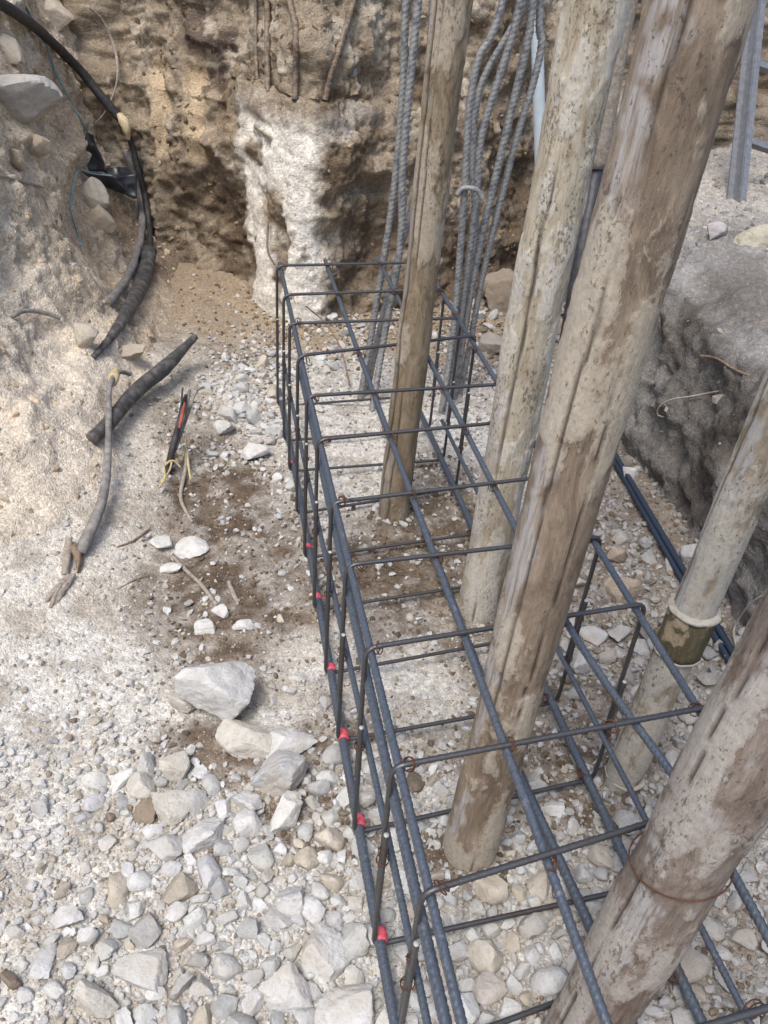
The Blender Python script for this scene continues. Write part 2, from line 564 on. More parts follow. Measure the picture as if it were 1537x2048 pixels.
def soil_mask(x, y, wob=True):
    P = xyz(x, y)
    n = fbm(P, 7, 4, 77) * 0.05 if wob else 0
    n2 = fbm(P, 7, 4, 99) * 0.05 if wob else 0
    m = np.zeros(len(P))
    for (cx, cy), rx, ry, s in SOILS:
        m = np.maximum(m, s * blob(x + n, y + n2, cx, cy, rx, ry, 0.55))
    d = np.zeros(len(P))
    for (cx, cy), rx, ry, s in DUSTS:
        d = np.maximum(d, s * blob(x + n, y + n2, cx, cy, rx, ry, 0.6))
    return np.clip(m - 0.6 * d, 0, 1), d

def floor_col(x, y):
    P = xyz(x, y)
    t = np.clip(0.5 + 0.9 * fbm(P, 3.0, 4, 41), 0, 1)
    C = lerp3(WHITE, CREAM, t)
    # powdery left slope keeps a warm cream tint
    C = mixv(C, (0.60, 0.545, 0.46), 0.8 * sstep(-x, 0.45, 0.8) * sstep(y, 1.3, 2.2))
    C = mixv(C, SHADE_GREY, 0.75 * sstep(x, 0.3, 0.7))  # greyer to the right: shade there is painted into the colour
    s, d = soil_mask(x, y)
    br = np.clip(0.6 + 0.8 * fbm(P, 14, 4, 51), 0, 1)
    sc = lerp3(SOIL, SOIL2, br)
    k = np.clip(s * (1.05 + 0.8 * fbm(P, 22, 4, 61)), 0, 1)[:, None]
    C = C * (1 - k) + sc * k
    C = mixv(C, (0.60, 0.57, 0.52), 0.8 * d)
    C = mixv(C, (0.33, 0.26, 0.18), np.clip(0.95 * sstep(y + .25 * fbm(P, 5, 3, 91), 3.05, 3.7), 0, 1))
    # crumbs of dark soil between the stones everywhere
    k2 = 0.45 * sstep(fbm(P, 11, 4, 71), 0.05, 0.4)
    C = mixv(C, (0.25, 0.205, 0.155), k2)
    return C

def grid_faces(nu, nv):
    i = np.arange(nu - 1)[:, None] * nv
    j = np.arange(nv - 1)[None, :]
    return np.stack([i + j, i + nv + j, i + nv + j + 1, i + j + 1], -1).reshape(-1, 4)

def build_floor():
    ys = [-1.5]
    while ys[-1] < 0.4: ys.append(ys[-1] + 0.05)
    while ys[-1] < 5.6: ys.append(ys[-1] + 0.0052 + 0.0042 * max(0, ys[-1] - 0.6))
    xs = np.linspace(-1.45, 1.35, 330)
    ys = np.array(ys)
    X, Y = np.meshgrid(xs, ys, indexing='ij')
    x, y = X.ravel(), Y.ravel()
    V = xyz(x, y, floor_z(x, y))
    me = mesh_np('ground', V, grid_faces(len(xs), len(ys)), floor_col(x, y))
    return me, V, grid_faces(len(xs), len(ys))

def normals_grid(G):
    du = np.gradient(G, axis=0)
    dv = np.gradient(G, axis=1)
    n = np.cross(du, dv)
    return n / (np.linalg.norm(n, axis=-1, keepdims=True) + 1e-12)

def path_resamp(P, step):
    P = np.asarray(P, float)
    P = catmull([(p[0], p[1], 0) for p in P], 20)
    Q, s = resample(P, step)
    return Q[:, :2], s

def finish_patch(name, G, cols):
    nu, nv = G.shape[:2]
    F = grid_faces(nu, nv)
    return mesh_np(name, G.reshape(-1, 3), F, cols), G.reshape(-1, 3), F

def profile_levels(prof, near_step, zmax_fine):
    """resample a (out, z) profile finely up to zmax_fine, coarse after"""
    P = np.array([(a, b, 0) for a, b in prof], float)
    d = np.r_[0, np.cumsum(np.linalg.norm(np.diff(P, axis=0), axis=1))]
    kf = np.interp(zmax_fine, P[:, 1], d)
    s = np.r_[np.arange(0, kf, near_step), np.linspace(kf, d[-1], 24)]
    return np.interp(s, d, P[:, 0]), np.interp(s, d, P[:, 1])

# ---- left bank
def build_left():
    foot, s = path_resamp(FOOT_L, 0.0120)
    out, z = profile_levels([(-0.08, -0.08), (0.06, 0.06), (0.20, 0.20), (0.34, 0.42), (0.44, 0.70), (0.52, 1.0), (0.62, 1.3), (0.80, 1.65), (1.3, 1.95), (3, 2.1), (14, 2.3), (60, 2.5)], 0.0115, 1.45)
    n = len(foot)
    G = np.zeros((n, len(z), 3))
    fx = floor_z(foot[:, 0], foot[:, 1], False)
    # lean of the bank: laid back near the camera, steep near the corner
    k = 1.0 + 0.35 * sstep(-foot[:, 1], -2.9, -1.6)
    G[..., 0] = foot[:, 0][:, None] - out[None, :] * np.where(z[None, :] < 1.7, k[:, None], 1 + (k[:, None] - 1) * 0.5)
    G[..., 1] = foot[:, 1][:, None] + 0 * out[None, :]
    G[..., 2] = z[None, :] + fx[:, None] * np.clip(1 - z[None, :] / 1.5, 0, 1)
    P = G.reshape(-1, 3).copy()
    N = normals_grid(G).reshape(-1, 3)
    if N[:, 0].mean() < 0: N = -N
    fade = np.repeat(sstep(s * 0 + 1, 0, 1)[:, None], len(z), 1).ravel()
    zz = np.clip((P[:, 2] + 0.02) / 0.25, 0.25, 1)
    big = 0.06 * fbm(P, 2.4, 3, 101) + 0.035 * billow(P, 5.5, 2, 111)
    med = 0.024 * fbm(P, 13, 3, 121) + 0.020 * np.abs(fbm(P, 22, 3, 131)) + 0.012 * billow(P, 20, 2, 135)
    fin = 0.010 * fbm(P, 50, 2, 141) - 0.004 * sstep(vnoise(P, 42, 143), .35, .8)
    smooth = np.maximum(sstep(fbm(P, 1.6, 3, 151), -0.1, 0.3), 0.9 * (1 - sstep(P[:, 2], .15, .55)) * (1 - sstep(P[:, 1], 2.5, 3.1)))   # caked, smoother sheets
    D = big + med * (1 - 0.7 * smooth) + fin * (1 - 0.65 * smooth)
    # hollow beneath the overhang near the corner
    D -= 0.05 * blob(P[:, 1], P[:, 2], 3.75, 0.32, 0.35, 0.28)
    P += N * (D * zz)[:, None]
    t = np.clip(0.5 + 0.8 * fbm(P, 3.2, 4, 161), 0, 1)
    C = lerp3((0.56, 0.475, 0.365), (0.45, 0.365, 0.265), t)
    C = mixv(C, (0.62, 0.555, 0.46), 0.6 * sstep(fbm(P, 2.0, 4, 171), 0.0, 0.35))
    C = mixv(C, (0.36, 0.275, 0.19), 0.6 * sstep(fbm(P, 5.0, 4, 181), 0.12, 0.4) * (.35 + .65 * sstep(P[:, 1], 2.3, 3.0)))
    low = (1 - sstep(P[:, 2], .18, .62)) * (1 - sstep(P[:, 1], 2.5, 3.1))
    C = mixv(C, (0.62, 0.555, 0.465), 0.85 * low)
    C = mixv(C, (0.66, 0.61, 0.53), 0.6 * blob(P[:, 1], P[:, 2], 2.2, 0.75, 0.6, 0.4))
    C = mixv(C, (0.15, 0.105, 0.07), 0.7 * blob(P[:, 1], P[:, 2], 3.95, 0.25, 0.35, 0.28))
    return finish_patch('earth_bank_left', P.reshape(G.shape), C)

# ---- back wall
FOOT_B = np.array([(-2.2, 4.35), (-1.45, 4.22), (-1.15, 4.05), (-0.85, 3.92), (-0.62, 3.66), (-0.42, 3.58), (-0.18, 3.72), (0.10, 3.92), (0.38, 4.02), (0.62, 4.25), (0.95, 4.75), (1.5, 5.2), (2.4, 5.45), (4.5, 5.6), (8, 5.8)])

def build_back():
    foot, s = path_resamp(FOOT_B, 0.005)
    kx = np.where((foot[:, 0] > -1.6) & (foot[:, 0] < 1.0), 2, 12)
    pick = [0]
    while pick[-1] < len(foot) - 1: pick.append(min(len(foot) - 1, pick[-1] + int(kx[pick[-1]])))
    foot = foot[pick]
    out, z = profile_levels([(0, -0.10), (0.03, 0.15), (0.07, 0.4), (0.10, 0.7), (0.14, 0.86), (0.21, 0.92), (0.24, 1.0), (0.29, 1.3), (0.38, 1.6), (0.6, 1.9), (1.5, 2.1), (5, 2.25), (20, 2.4), (70, 2.5)], 0.0100, 1.45)
    T = np.gradient(foot, axis=0)
    T /= np.linalg.norm(T, axis=1)[:, None]
    T = np.stack([np.convolve(np.pad(T[:, k], 32, mode='edge'), np.ones(65) / 65, 'valid') for k in (0, 1)], 1)
    nrm = np.stack([-T[:, 1], T[:, 0]], 1)
    nrm[nrm[:, 1] < 0] *= -1
    far = np.clip(out[None, :], 0, 1.2)
    G = np.zeros((len(foot), len(z), 3))
    G[..., 0] = foot[:, 0][:, None] + nrm[:, 0][:, None] * far
    G[..., 1] = foot[:, 1][:, None] + nrm[:, 1][:, None] * far + np.clip(out - 1.2, 0, None)[None, :]
    G[..., 2] = z[None, :] + 0.06 * (foot[:, 0] > 5)[:, None]
    P = G.reshape(-1, 3).copy()
    N = normals_grid(G).reshape(-1, 3)
    if N[:, 1].mean() > 0: N = -N
    x, zc = P[:, 0].copy(), P[:, 2].copy()
    big = 0.075 * fbm(P, 2.8, 3, 201) + 0.045 * billow(P, 5.2, 2, 211)
    med = 0.026 * fbm(P, 15, 3, 221) + 0.022 * np.abs(fbm(P, 24, 3, 231)) + 0.012 * billow(P, 22, 2, 235)
    fin = 0.012 * fbm(P, 62, 2, 241) - 0.005 * sstep(vnoise(P, 48, 243), .35, .8)
    D = big
    # two smooth digger-tooth grooves, left of the white patch
    groove = np.zeros(len(P))
    for gx, z0, z1, w in ((-1.225, 0.54, 0.96, 0.042), (-1.035, 0.55, 0.98, 0.044)):
        q = np.abs(x - gx) / w
        zm = sstep(zc, z0, z0 + 0.06) * (1 - sstep(zc, z1 - 0.05, z1 + 0.03))
        groove = np.maximum(groove, (1 - sstep(q, 0.8, 1.15)) * zm)
        D = D * (1 - 0.6 * np.clip(1.3 - q, 0, 1) * zm) - 0.032 * np.clip(1 - q * q, 0, 1) * zm
    # white lime / concrete mass: head plus two legs
    wob = 0.035 * fbm(P, 8, 3, 251)
    X, Zc = x + wob, zc + 0.04 * fbm(P, 7, 3, 253)
    streak = fbm(P * np.array([1, 1, .16]), 17, 4, 257)
    white = (1 - sstep(np.abs(X + 0.555 + 0.08 * (Zc - .4)), 0.15, 0.23)) * (1 - sstep(Zc, 0.80, 0.90))
    white = np.maximum(white, 0.35 * blob(X, Zc, -0.40, 0.84, 0.22, 0.05, 0.5))
    holes = blob(X, Zc, -0.69, 0.70, 0.055, 0.05, 0.4) + blob(X, Zc, -0.60, 0.50, 0.07, 0.09, 0.5) + 0.9 * blob(X, Zc, -0.555, 0.28, 0.03, 0.26, 0.5) + 0.5 * blob(X, Zc, -0.38, 0.58, 0.05, 0.18, .5)
    white = np.clip(white - holes, 0, 1) * sstep(fbm(P, 14, 4, 255) + 0.9 * streak, -0.95, -0.35)
    D = D * (1 - 0.85 * white) + 0.008 * white - 0.02 * np.clip(holes, 0, 1)
    # damp hollows at the foot on both sides of it, with painted shade
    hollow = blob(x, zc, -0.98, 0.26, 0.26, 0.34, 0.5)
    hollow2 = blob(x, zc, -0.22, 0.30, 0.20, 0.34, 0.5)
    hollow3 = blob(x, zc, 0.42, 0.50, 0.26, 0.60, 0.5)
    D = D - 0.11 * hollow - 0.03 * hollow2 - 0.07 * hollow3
    # slab edge of cracked hard soil over the right hollow
    D = D + 0.03 * blob(x, zc, -0.10, 0.74, 0.20, 0.09, 0.4) - 0.03 * blob(x, zc, -0.13, 0.60, 0.22, 0.035, 0.4)
    D = D + 0.022 * fbm(P * np.array([1, 1, .18]), 20, 3, 259) * sstep(zc, .35, .6)
    calm = np.clip(groove + 0.75 * white, 0, 1)
    D = D + (med + fin) * (1 - 0.85 * calm)
    P += N * D[:, None] * np.clip((zc + 0.12) / 0.2, 0.2, 1)[:, None]
    t = np.clip(0.5 + 0.8 * fbm(P, 4.0, 4, 261), 0, 1)
    C = lerp3((0.325, 0.27, 0.205), (0.24, 0.195, 0.142), t)
    C = mixv(C, (0.42, 0.37, 0.30), 0.8 * sstep(fbm(P, 6.0, 4, 271), 0.08, 0.38))
    C = mixv(C, (0.135, 0.098, 0.064), 0.85 * sstep(fbm(P, 3.6, 5, 281), 0.04, 0.28))
    # purplish-dark humus band in the upper left, dusty crust below it
    C = mixv(C, (0.085, 0.063, 0.054), 0.85 * blob(x, zc, -0.90, 1.06, 0.26, 0.22, 0.6) * sstep(fbm(P, 13, 4, 291), -0.12, 0.12))
    C = mixv(C, (0.40, 0.325, 0.235), 0.75 * blob(x, zc, -1.05, 0.80, 0.34, 0.22, 0.6) * sstep(fbm(P, 18, 4, 301), -0.1, 0.15))
    C = mixv(C, (0.098, 0.070, 0.046), 0.85 * np.clip(1.1 * hollow + hollow2 * 0.7 + hollow3, 0, 1) * sstep(fbm(P, 9, 3, 311), -0.35, 0.1))  # damp soil, plus recess shade painted into the colour
    C = mixv(C, (0.50, 0.40, 0.275), groove * 0.95)
    C = mixv(C, (0.74, 0.71, 0.645), white * 0.97)
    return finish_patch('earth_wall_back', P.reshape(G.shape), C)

# ---- right bank
FOOT_R = np.array([(1.00, -1.5), (1.02, 0.8), (1.00, 1.5), (0.98, 2.0), (0.93, 2.4), (0.90, 2.8), (0.88, 3.3), (0.80, 3.8), (0.74, 4.3), (0.8, 4.9)])

def build_right():
    foot, s = path_resamp(FOOT_R, 0.0140)
    out, z = profile_levels([(0, -0.06), (0.02, 0.15), (0.05, 0.38), (0.09, 0.52), (0.20, 0.58), (0.5, 0.62), (0.9, 0.65), (1.4, 0.70)], 0.012, 0.66)
    out = np.r_[out, np.linspace(1.45, 5, 40)]
    z = np.r_[z, np.linspace(0.70, 1.3, 40)]
    G = np.zeros((len(foot), len(z), 3))
    fx = floor_z(foot[:, 0], foot[:, 1], False)
    hs = 1.05 + 0.12 * sstep(-foot[:, 1], -2.6, -1.6)
    G[..., 0] = foot[:, 0][:, None] + out[None, :]
    G[..., 1] = foot[:, 1][:, None]
    G[..., 2] = z[None, :] * hs[:, None] + fx[:, None] * np.clip(1 - z[None, :] / 0.5, 0, 1)
    P = G.reshape(-1, 3).copy()
    N = normals_grid(G).reshape(-1, 3)
    if N[:, 2].mean() < 0: N = -N
    big = 0.07 * fbm(P, 2.6, 3, 401) + 0.05 * billow(P, 5.0, 2, 411)
    med = 0.022 * fbm(P, 14, 3, 421) + 0.020 * np.abs(fbm(P, 24, 3, 431)) + .012 * billow(P, 20, 2, 435)
    fin = 0.008 * fbm(P, 55, 2, 441)
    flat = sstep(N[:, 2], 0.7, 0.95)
    D = big * (1 - 0.3 * flat) + med * (1 - 0.5 * flat) + fin
    P += N * D[:, None] * np.clip((P[:, 2] + 0.08) / 0.2, 0.2, 1)[:, None]
    t = np.clip(0.5 + 0.8 * fbm(P, 4.0, 4, 461), 0, 1)
    C = lerp3((0.25, 0.242, 0.23), (0.175, 0.165, 0.152), t)
    C = mixv(C, (0.32, 0.312, 0.30), 0.7 * sstep(fbm(P, 3.0, 4, 471), 0.0, 0.32))
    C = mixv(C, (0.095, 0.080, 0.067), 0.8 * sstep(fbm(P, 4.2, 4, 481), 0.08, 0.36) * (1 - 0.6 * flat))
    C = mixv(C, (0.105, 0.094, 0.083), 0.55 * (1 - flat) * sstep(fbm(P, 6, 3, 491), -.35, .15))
    C = mixv(C, (0.40, 0.37, 0.33), 0.75 * sstep(P[:, 1], 3.3, 3.8) * flat)
    return finish_patch('earth_bank_right', P.reshape(G.shape), C)

PATCH = []
me, V, F = build_floor(); PATCH.append((V, F))
GROUND = tag(link('ground', me, M_EARTH), kind='structure')
me, V, F = build_left(); PATCH.append((V, F)); LEFTV = (V, F)
tag(link('earth_bank_left', me, M_EARTH), kind='structure')
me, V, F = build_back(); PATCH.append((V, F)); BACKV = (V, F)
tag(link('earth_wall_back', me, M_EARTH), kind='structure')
me, V, F = build_right(); PATCH.append((V, F)); RIGHTV = (V, F)
tag(link('earth_bank_right', me, M_EARTH), kind='structure')

allV, allF, off = [], [], 0
for V, F in PATCH:
    allV.append(V); allF.append(F + off); off += len(V)
BVH = BVHTree.FromPolygons(np.vstack(allV).tolist(), np.vstack(allF).tolist())

def on(px, py, lift=0.0):
    """where the sight line of a photo point meets the terrain (position, normal)"""
    v = sight(px, py)
    hit, nor, idx, dist = BVH.ray_cast(EYE, v.normalized())
    if hit is None:
        hit, nor = aty(px, py, 4.0), Vector((0, -1, 0))
    if nor.dot(v) > 0:
        nor = -nor
    return hit + nor * lift, nor

def dep(p):
    return (p - EYE).dot(WV)

# ------------------------------------------------------------------ stones
def ico(level):
    import bmesh
    bm = bmesh.new()
    bmesh.ops.create_icosphere(bm, subdivisions=level, radius=1)
    V = np.array([v.co[:] for v in bm.verts])
    F = np.array([[v.index for v in f.verts] for f in bm.faces])
    bm.free()
    return V / np.linalg.norm(V, axis=1)[:, None], F
ICO = {k: ico(k) for k in (1, 2, 3, 4, 5)}
OCT = (np.array([[1, 0, 0], [-1, 0, 0], [0, 1, 0], [0, -1, 0], [0, 0, 1], [0, 0, -1]], float),
       np.array([[0, 2, 4], [2, 1, 4], [1, 3, 4], [3, 0, 4], [2, 0, 5], [1, 2, 5], [3, 1, 5], [0, 3, 5]]))

def rock_verts(D, rng, planes=11, asp=(1, 0.78, 0.58), rough=0.05, seed=0, detail=1, blunt=0.0):
    n = rng.normal(size=(planes, 3))
    n /= np.linalg.norm(n, axis=1)[:, None]
    h = rng.uniform(0.50, 0.86, planes)
    dot = D @ n.T
    r = np.where(dot > 0.12, h[None, :] / np.maximum(dot, 0.12), 9).min(1)
    r = np.minimum(r, 1.30)
    if blunt:
        r = r * (1 - blunt) + blunt * 0.85
    V = D * r[:, None]
    off = rng.uniform(-50, 50, 3)
    d = 0
    for k in range(detail):
        d = d + rough / (1.9 ** k) * vnoise(V + off, 2.2 * 2.3 ** k, seed + k)
        if detail > 2:
            d = d + 0.5 * rough / (1.8 ** k) * (np.abs(vnoise(V - off, 3.1 * 2.2 ** k, seed + 40 + k)) - 0.4)
    V = V * (1 + d)[:, None] if detail else V
    V = V - (V.max(0) + V.min(0)) / 2
    V = V / np.abs(V).max(0)
    return V * np.array(asp)[None, :]

def rand_rot(rng, n):
    q = rng.normal(size=(n, 4))
    q /= np.linalg.norm(q, axis=1)[:, None]
    w, x, y, z = q.T
    return np.stack([np.stack([1 - 2 * (y * y + z * z), 2 * (x * y - z * w), 2 * (x * z + y * w)], -1),
                     np.stack([2 * (x * y + z * w), 1 - 2 * (x * x + z * z), 2 * (y * z - x * w)], -1),
                     np.stack([2 * (x * z - y * w), 2 * (y * z + x * w), 1 - 2 * (x * x + y * y)], -1)], 1)

def yaw_tilt_rot(rng, n, tilt=0.35):
    a = rng.uniform(0, 2 * math.pi, n)
    tx, ty = rng.normal(0, tilt, n), rng.normal(0, tilt, n)
    ca, sa = np.cos(a), np.sin(a)
    Z = np.zeros(n); O = np.ones(n)
    Rz = np.stack([np.stack([ca, -sa, Z], -1), np.stack([sa, ca, Z], -1), np.stack([Z, Z, O], -1)], 1)
    cx_, sx_ = np.cos(tx), np.sin(tx)
    Rx = np.stack([np.stack([O, Z, Z], -1), np.stack([Z, cx_, -sx_], -1), np.stack([Z, sx_, cx_], -1)], 1)
    cy_, sy_ = np.cos(ty), np.sin(ty)
    Ry = np.stack([np.stack([cy_, Z, sy_], -1), np.stack([Z, O, Z], -1), np.stack([-sy_, Z, cy_], -1)], 1)
    return Rx @ Ry @ Rz

def stone_cols(rng, n, x=None, grey=0.0, tanp=0.12, brownp=0.05):
    v = rng.uniform(0.42, 0.66, n)
    C = np.stack([v, v * rng.uniform(0.98, 1.0, n), v * rng.uniform(0.93, 0.985, n)], -1)
    t = rng.random(n)
    tan = t < tanp
    C[tan] = np.stack([v * .9, v * 0.80, v * 0.66], -1)[tan]
    br = (t > 1 - brownp)
    C[br] = np.stack([v * 0.5, v * 0.40, v * 0.31], -1)[br]
    g = np.clip(grey, 0, 1)
    if np.ndim(g) or g > 0:
        gg = (C.mean(1) * 0.66)[:, None] * np.array([1.0, 0.985, 0.97])[None, :]  # darker grey blend: shade right of the cage painted into the stones
        g = np.broadcast_to(np.asarray(g), (n,))[:, None]
        C = C * (1 - g) + gg * g
    return C

def batch(pos, size, templ, F, rng, cols, tilt=None, squash=None):
    """many stones in one mesh: pos (n,3), size (n,), templ (k,m,3)"""
    n = len(pos)
    Rm = rand_rot(rng, n) if tilt is None else yaw_tilt_rot(rng, n, tilt)
    ti = rng.integers(0, len(templ), n)
    V = np.einsum('nij,nmj->nmi', Rm, templ[ti]) * size[:, None, None] + pos[:, None, :]
    m = templ.shape[1]
    FF = (F[None] + (np.arange(n) * m)[:, None, None]).reshape(-1, 3)
    return V.reshape(-1, 3), FF, np.repeat(cols, m, axis=0)

trng = np.random.default_rng(3)
T_OCT = np.array([OCT[0] * trng.uniform(0.6, 1.0, (6, 1)) * np.array([1, 0.8, 0.65]) for k in range(16)])
T_1 = np.array([rock_verts(ICO[1][0], trng, 9, (1, trng.uniform(.65, .95), trng.uniform(.5, .8)), 0.06, k) for k in range(40)])
T_2 = np.array([rock_verts(ICO[2][0], trng, 8, (1, trng.uniform(.62, .95), trng.uniform(.42, .75)), 0.05, k, 2) for k in range(60)])
T_3 = np.array([rock_verts(ICO[3][0], trng, 7, (1, trng.uniform(.6, .95), trng.uniform(.42, .78)), 0.05, k, 3) for k in range(60)])

def in_view(x, y, z=0.0, m=60):
    dx, dy, dz = x, y, z - CAM_H
    w = dx * WV.x + dy * WV.y + dz * WV.z
    u = CX + FPX * (dx * RV.x + dy * RV.y + dz * RV.z) / w
    v = CY - FPX * (dx * UV_.x + dy * UV_.y + dz * UV_.z) / w
    return (w > 0.1) & (u > -m) & (u < 1537 + m) & (v > -m) & (v < 2048 + m)

# keep-out discs (poles and named rocks), filled as they are made
KEEP = []
for k, r in (('p1', .055), ('p2', .062), ('p3', .062), ('p4', .07), ('p5', .05)):
    KEEP.append((*POLES[k], r))
for tt in np.linspace(-0.15, 1.3, 30):
    kp = atz(1216 + tt * 160, 905 + tt * 265)
    KEEP.append((kp.x + .006, kp.y, .030))

def rubble_density(x, y):
    P = xyz(x, y)
    wx, wy = x + .10 * fbm(P, 4, 3, 511), y + .12 * fbm(P, 4, 3, 521)
    d = np.full(len(P), 0.20)
    d = np.maximum(d, 1.0 * (1 - sstep(wy, 1.08, 1.32)) * sstep(wx, -0.58, -0.40))
    d = np.maximum(d, 0.32 * (1 - sstep(wy, 0.74, 0.98)))
    for (px, py), rx, ry, k in (((500, 840), .16, .50, 1.0), ((520, 930), .12, .22, .8), ((455, 780), .16, .40, .9), ((590, 740), .25, .40, .7), ((470, 1240), .12, .10, .5), ((430, 1040), .10, .12, .35)):
        cx, cy = gpt(px, py)
        d = np.maximum(d, k * blob(wx, wy, cx, cy, rx, ry, .6))
    d = np.maximum(d, 0.70 * sstep(wx, 0.34, 0.55) * (1 - sstep(wy, 2.0, 3.0)))
    d = np.maximum(d, 0.45 * sstep(wy, 3.0, 3.4) * sstep(wx, -0.9, -0.5))
    s, du = soil_mask(x, y, False)
    d = d * (1 - 0.75 * s) * (1 - 0.8 * du)
    edge = 0.50 + 0.16 * sstep(y, 1.8, 2.5)
    pw = sstep(-x - edge, 0.0, 0.2) * sstep(y, 1.10, 1.4)
    d = d * (1 - 0.95 * pw)
    return d * np.clip(1.0 + 0.9 * fbm(P, 5, 3, 501), 0.15, 1.8)

# ---- named larger rocks -------------------------------------------------------------
def big_rock(px, py, wpx, label, hw=0.72, dw=0.85, color=(0.60, 0.575, 0.53), sink=0.28, seed=1, blunt=0.12, planes=12, rough=0.055, yaw=0.0, name='rock', group='loose rocks', z=None, keep=True):
    p, nor = on(px, py)
    w = wpx * dep(p) / FPX
    rng = np.random.default_rng(seed)
    lv = 5 if wpx >= 84 else 4
    V = rock_verts(ICO[lv][0], rng, planes, (0.5 * w, 0.5 * w * dw, 0.5 * w * hw), rough, seed, 5, blunt)
    me = mesh_np(name, V, ICO[lv][1])
    o = link(name, me, M_STONE)
    up = Vector((0, 0, 1)) if nor.z > 0.55 else (nor * 0.6 + Vector((0, 0, 1)) * 0.5).normalized()
    o.location = p + up * (0.5 * w * hw * (1 - 2 * sink))
    if z is not None:
        o.location.z = z
    o.rotation_euler = (rng.normal(0, .12), rng.normal(0, .12), yaw)
    o.color = (*color, 1)
    try:
        me.set_sharp_from_angle(angle=math.radians(38))
    except Exception:
        pass
    if keep and nor.z > 0.4:
        KEEP.append((o.location.x, o.location.y, 0.40 * w))
    return tag(o, label, 'rock', group)

PALE = (0.60, 0.59, 0.57); WARM = (0.57, 0.54, 0.48); COOL = (0.50, 0.50, 0.50); BRN = (0.36, 0.30, 0.24); TAN = (0.47, 0.39, 0.29)
big_rock(435, 1415, 165, 'largest pale boulder, on brown soil left of the steel cage', .78, .75, PALE, .10, 11, yaw=.3)
big_rock(368, 1412, 62, 'small pale rock leaning against the left side of the largest boulder', .8, .9, WARM, .2, 12)
big_rock(492, 1490, 135, 'flat pale rock lying just below the largest boulder', .45, .6, WARM, .2, 13, yaw=-.4)
big_rock(583, 1500, 105, 'wedge of pale stone between the largest boulder and the cage', .45, .55, PALE, .2, 14, yaw=.3)
big_rock(556, 1560, 118, 'blue-grey faceted boulder below the stone wedge', .74, .8, COOL, .15, 15, yaw=.5)
big_rock(638, 1585, 50, 'small upright blue-grey stone close to the cage side', .9, .6, COOL, .2, 16)
big_rock(572, 1640, 92, 'tall angular white rock in the rubble beside the second-nearest red tape', .8, .6, (.66, .645, .61), .25, 17, yaw=1.0)
big_rock(350, 1540, 62, 'cream rounded rock at the lip of the brown hollow', .85, .9, WARM, .25, 18)
big_rock(345, 1618, 84, 'broad smooth cream rock with a brownish side in the left rubble', .7, 1.0, WARM, .35, 19)
big_rock(402, 1680, 88, 'big whitish lump, right of the triangular grey stone', .8, .95, PALE, .3, 20)
big_rock(328, 1700, 82, 'triangular light grey stone in the left rubble', .5, .7, (.52, .51, .49), .3, 21, planes=9)
big_rock(500, 1655, 72, 'white rock with a squared top above the pebble patch', .75, .85, PALE, .3, 22)
big_rock(248, 1562, 62, 'narrow white shard standing at the edge of the fine gravel', .5, .5, (.66, .65, .62), .3, 23, yaw=1.1)
big_rock(285, 1580, 64, 'cream block beside the narrow white shard', .75, .85, WARM, .3, 24)
big_rock(655, 1925, 108, 'large flat-topped pale block beside the nearest red tape', .75, .95, PALE, .22, 25, planes=9, yaw=1.3)
big_rock(570, 1985, 112, 'wide pale rock at the bottom edge, left of the flat-topped block', .62, .75, PALE, .28, 26, yaw=.2)
big_rock(585, 1800, 82, 'tall whitish lump left of the nearest red tape', .85, .7, PALE, .3, 27, yaw=1.4)
big_rock(690, 2030, 120, 'pale rough rock cut by the bottom edge beside the cage', .6, .8, PALE, .3, 28)
big_rock(197, 2010, 92, 'pointed cream rock near the bottom left corner', .7, .7, WARM, .28, 29)
big_rock(285, 1945, 110, 'half-buried broad grey rock in the lower left rubble', .5, .8, (.54, .53, .505), .45, 30)
big_rock(660, 1680, 62, 'cream rock with orange tint touching the cage side', .8, .9, (.62, .56, .48), .3, 31)
big_rock(968, 1925, 72, 'round pitted cream rock inside the cage near the front', .95, .95, (.56, .51, .43), .2, 32, blunt=.4)
big_rock(978, 1985, 70, 'pale rock with a brown side below the round pitted one', .75, .9, (.56, .51, .46), .3, 33)
big_rock(1080, 1770, 80, 'tan block lying across under the cage middle bars', .45, .7, (.52, .47, .40), .45, 34, yaw=.8)
big_rock(1065, 1590, 66, 'upright grey slab beside the foot of the thickest central pole', .9, .5, (.46, .45, .44), .3, 35)
big_rock(1188, 1275, 66, 'flat round grey disc of stone inside the cage on the right', .30, .85, (.47, .47, .465), .2, 36, planes=16, blunt=.35)
big_rock(1246, 1190, 84, 'brown earthy block beneath the right top bar', .62, .7, BRN, .25, 37)
big_rock(1232, 1118, 44, 'small rounded brown stone above the brown earthy block', .95, .9, (.40, .33, .27), .2, 38, blunt=.3)
big_rock(1140, 1165, 60, 'pinkish flat stone right of the thickest central pole', .5, .8, (.47, .42, .38), .3, 39)
big_rock(322, 1090, 48, 'left of the two flat white stones on the soil path', .42, 1.0, (.66, .65, .615), .3, 40, planes=16)
big_rock(383, 1100, 72, 'right and larger of the two flat white stones on the soil path', .35, .8, (.66, .65, .615), .3, 41, planes=16)
big_rock(341, 1138, 46, 'flat pale stone below the pair of flat white stones', .4, .75, (.62, .60, .56), .3, 42)
big_rock(441, 1228, 36, 'white triangular stone at the lower end of the curved twig', .7, .7, (.66, .65, .63), .2, 43, planes=8)
big_rock(412, 1258, 44, 'white rock left of the long white stone on the soil', .7, .9, (.64, .63, .60), .25, 44)
big_rock(484, 1256, 48, 'long white stone lying on dark soil', .45, .5, (.66, .65, .63), .25, 45, yaw=.3)
big_rock(512, 912, 62, 'pale oval rock in the heap left of the cage', .6, .85, PALE, .25, 46)
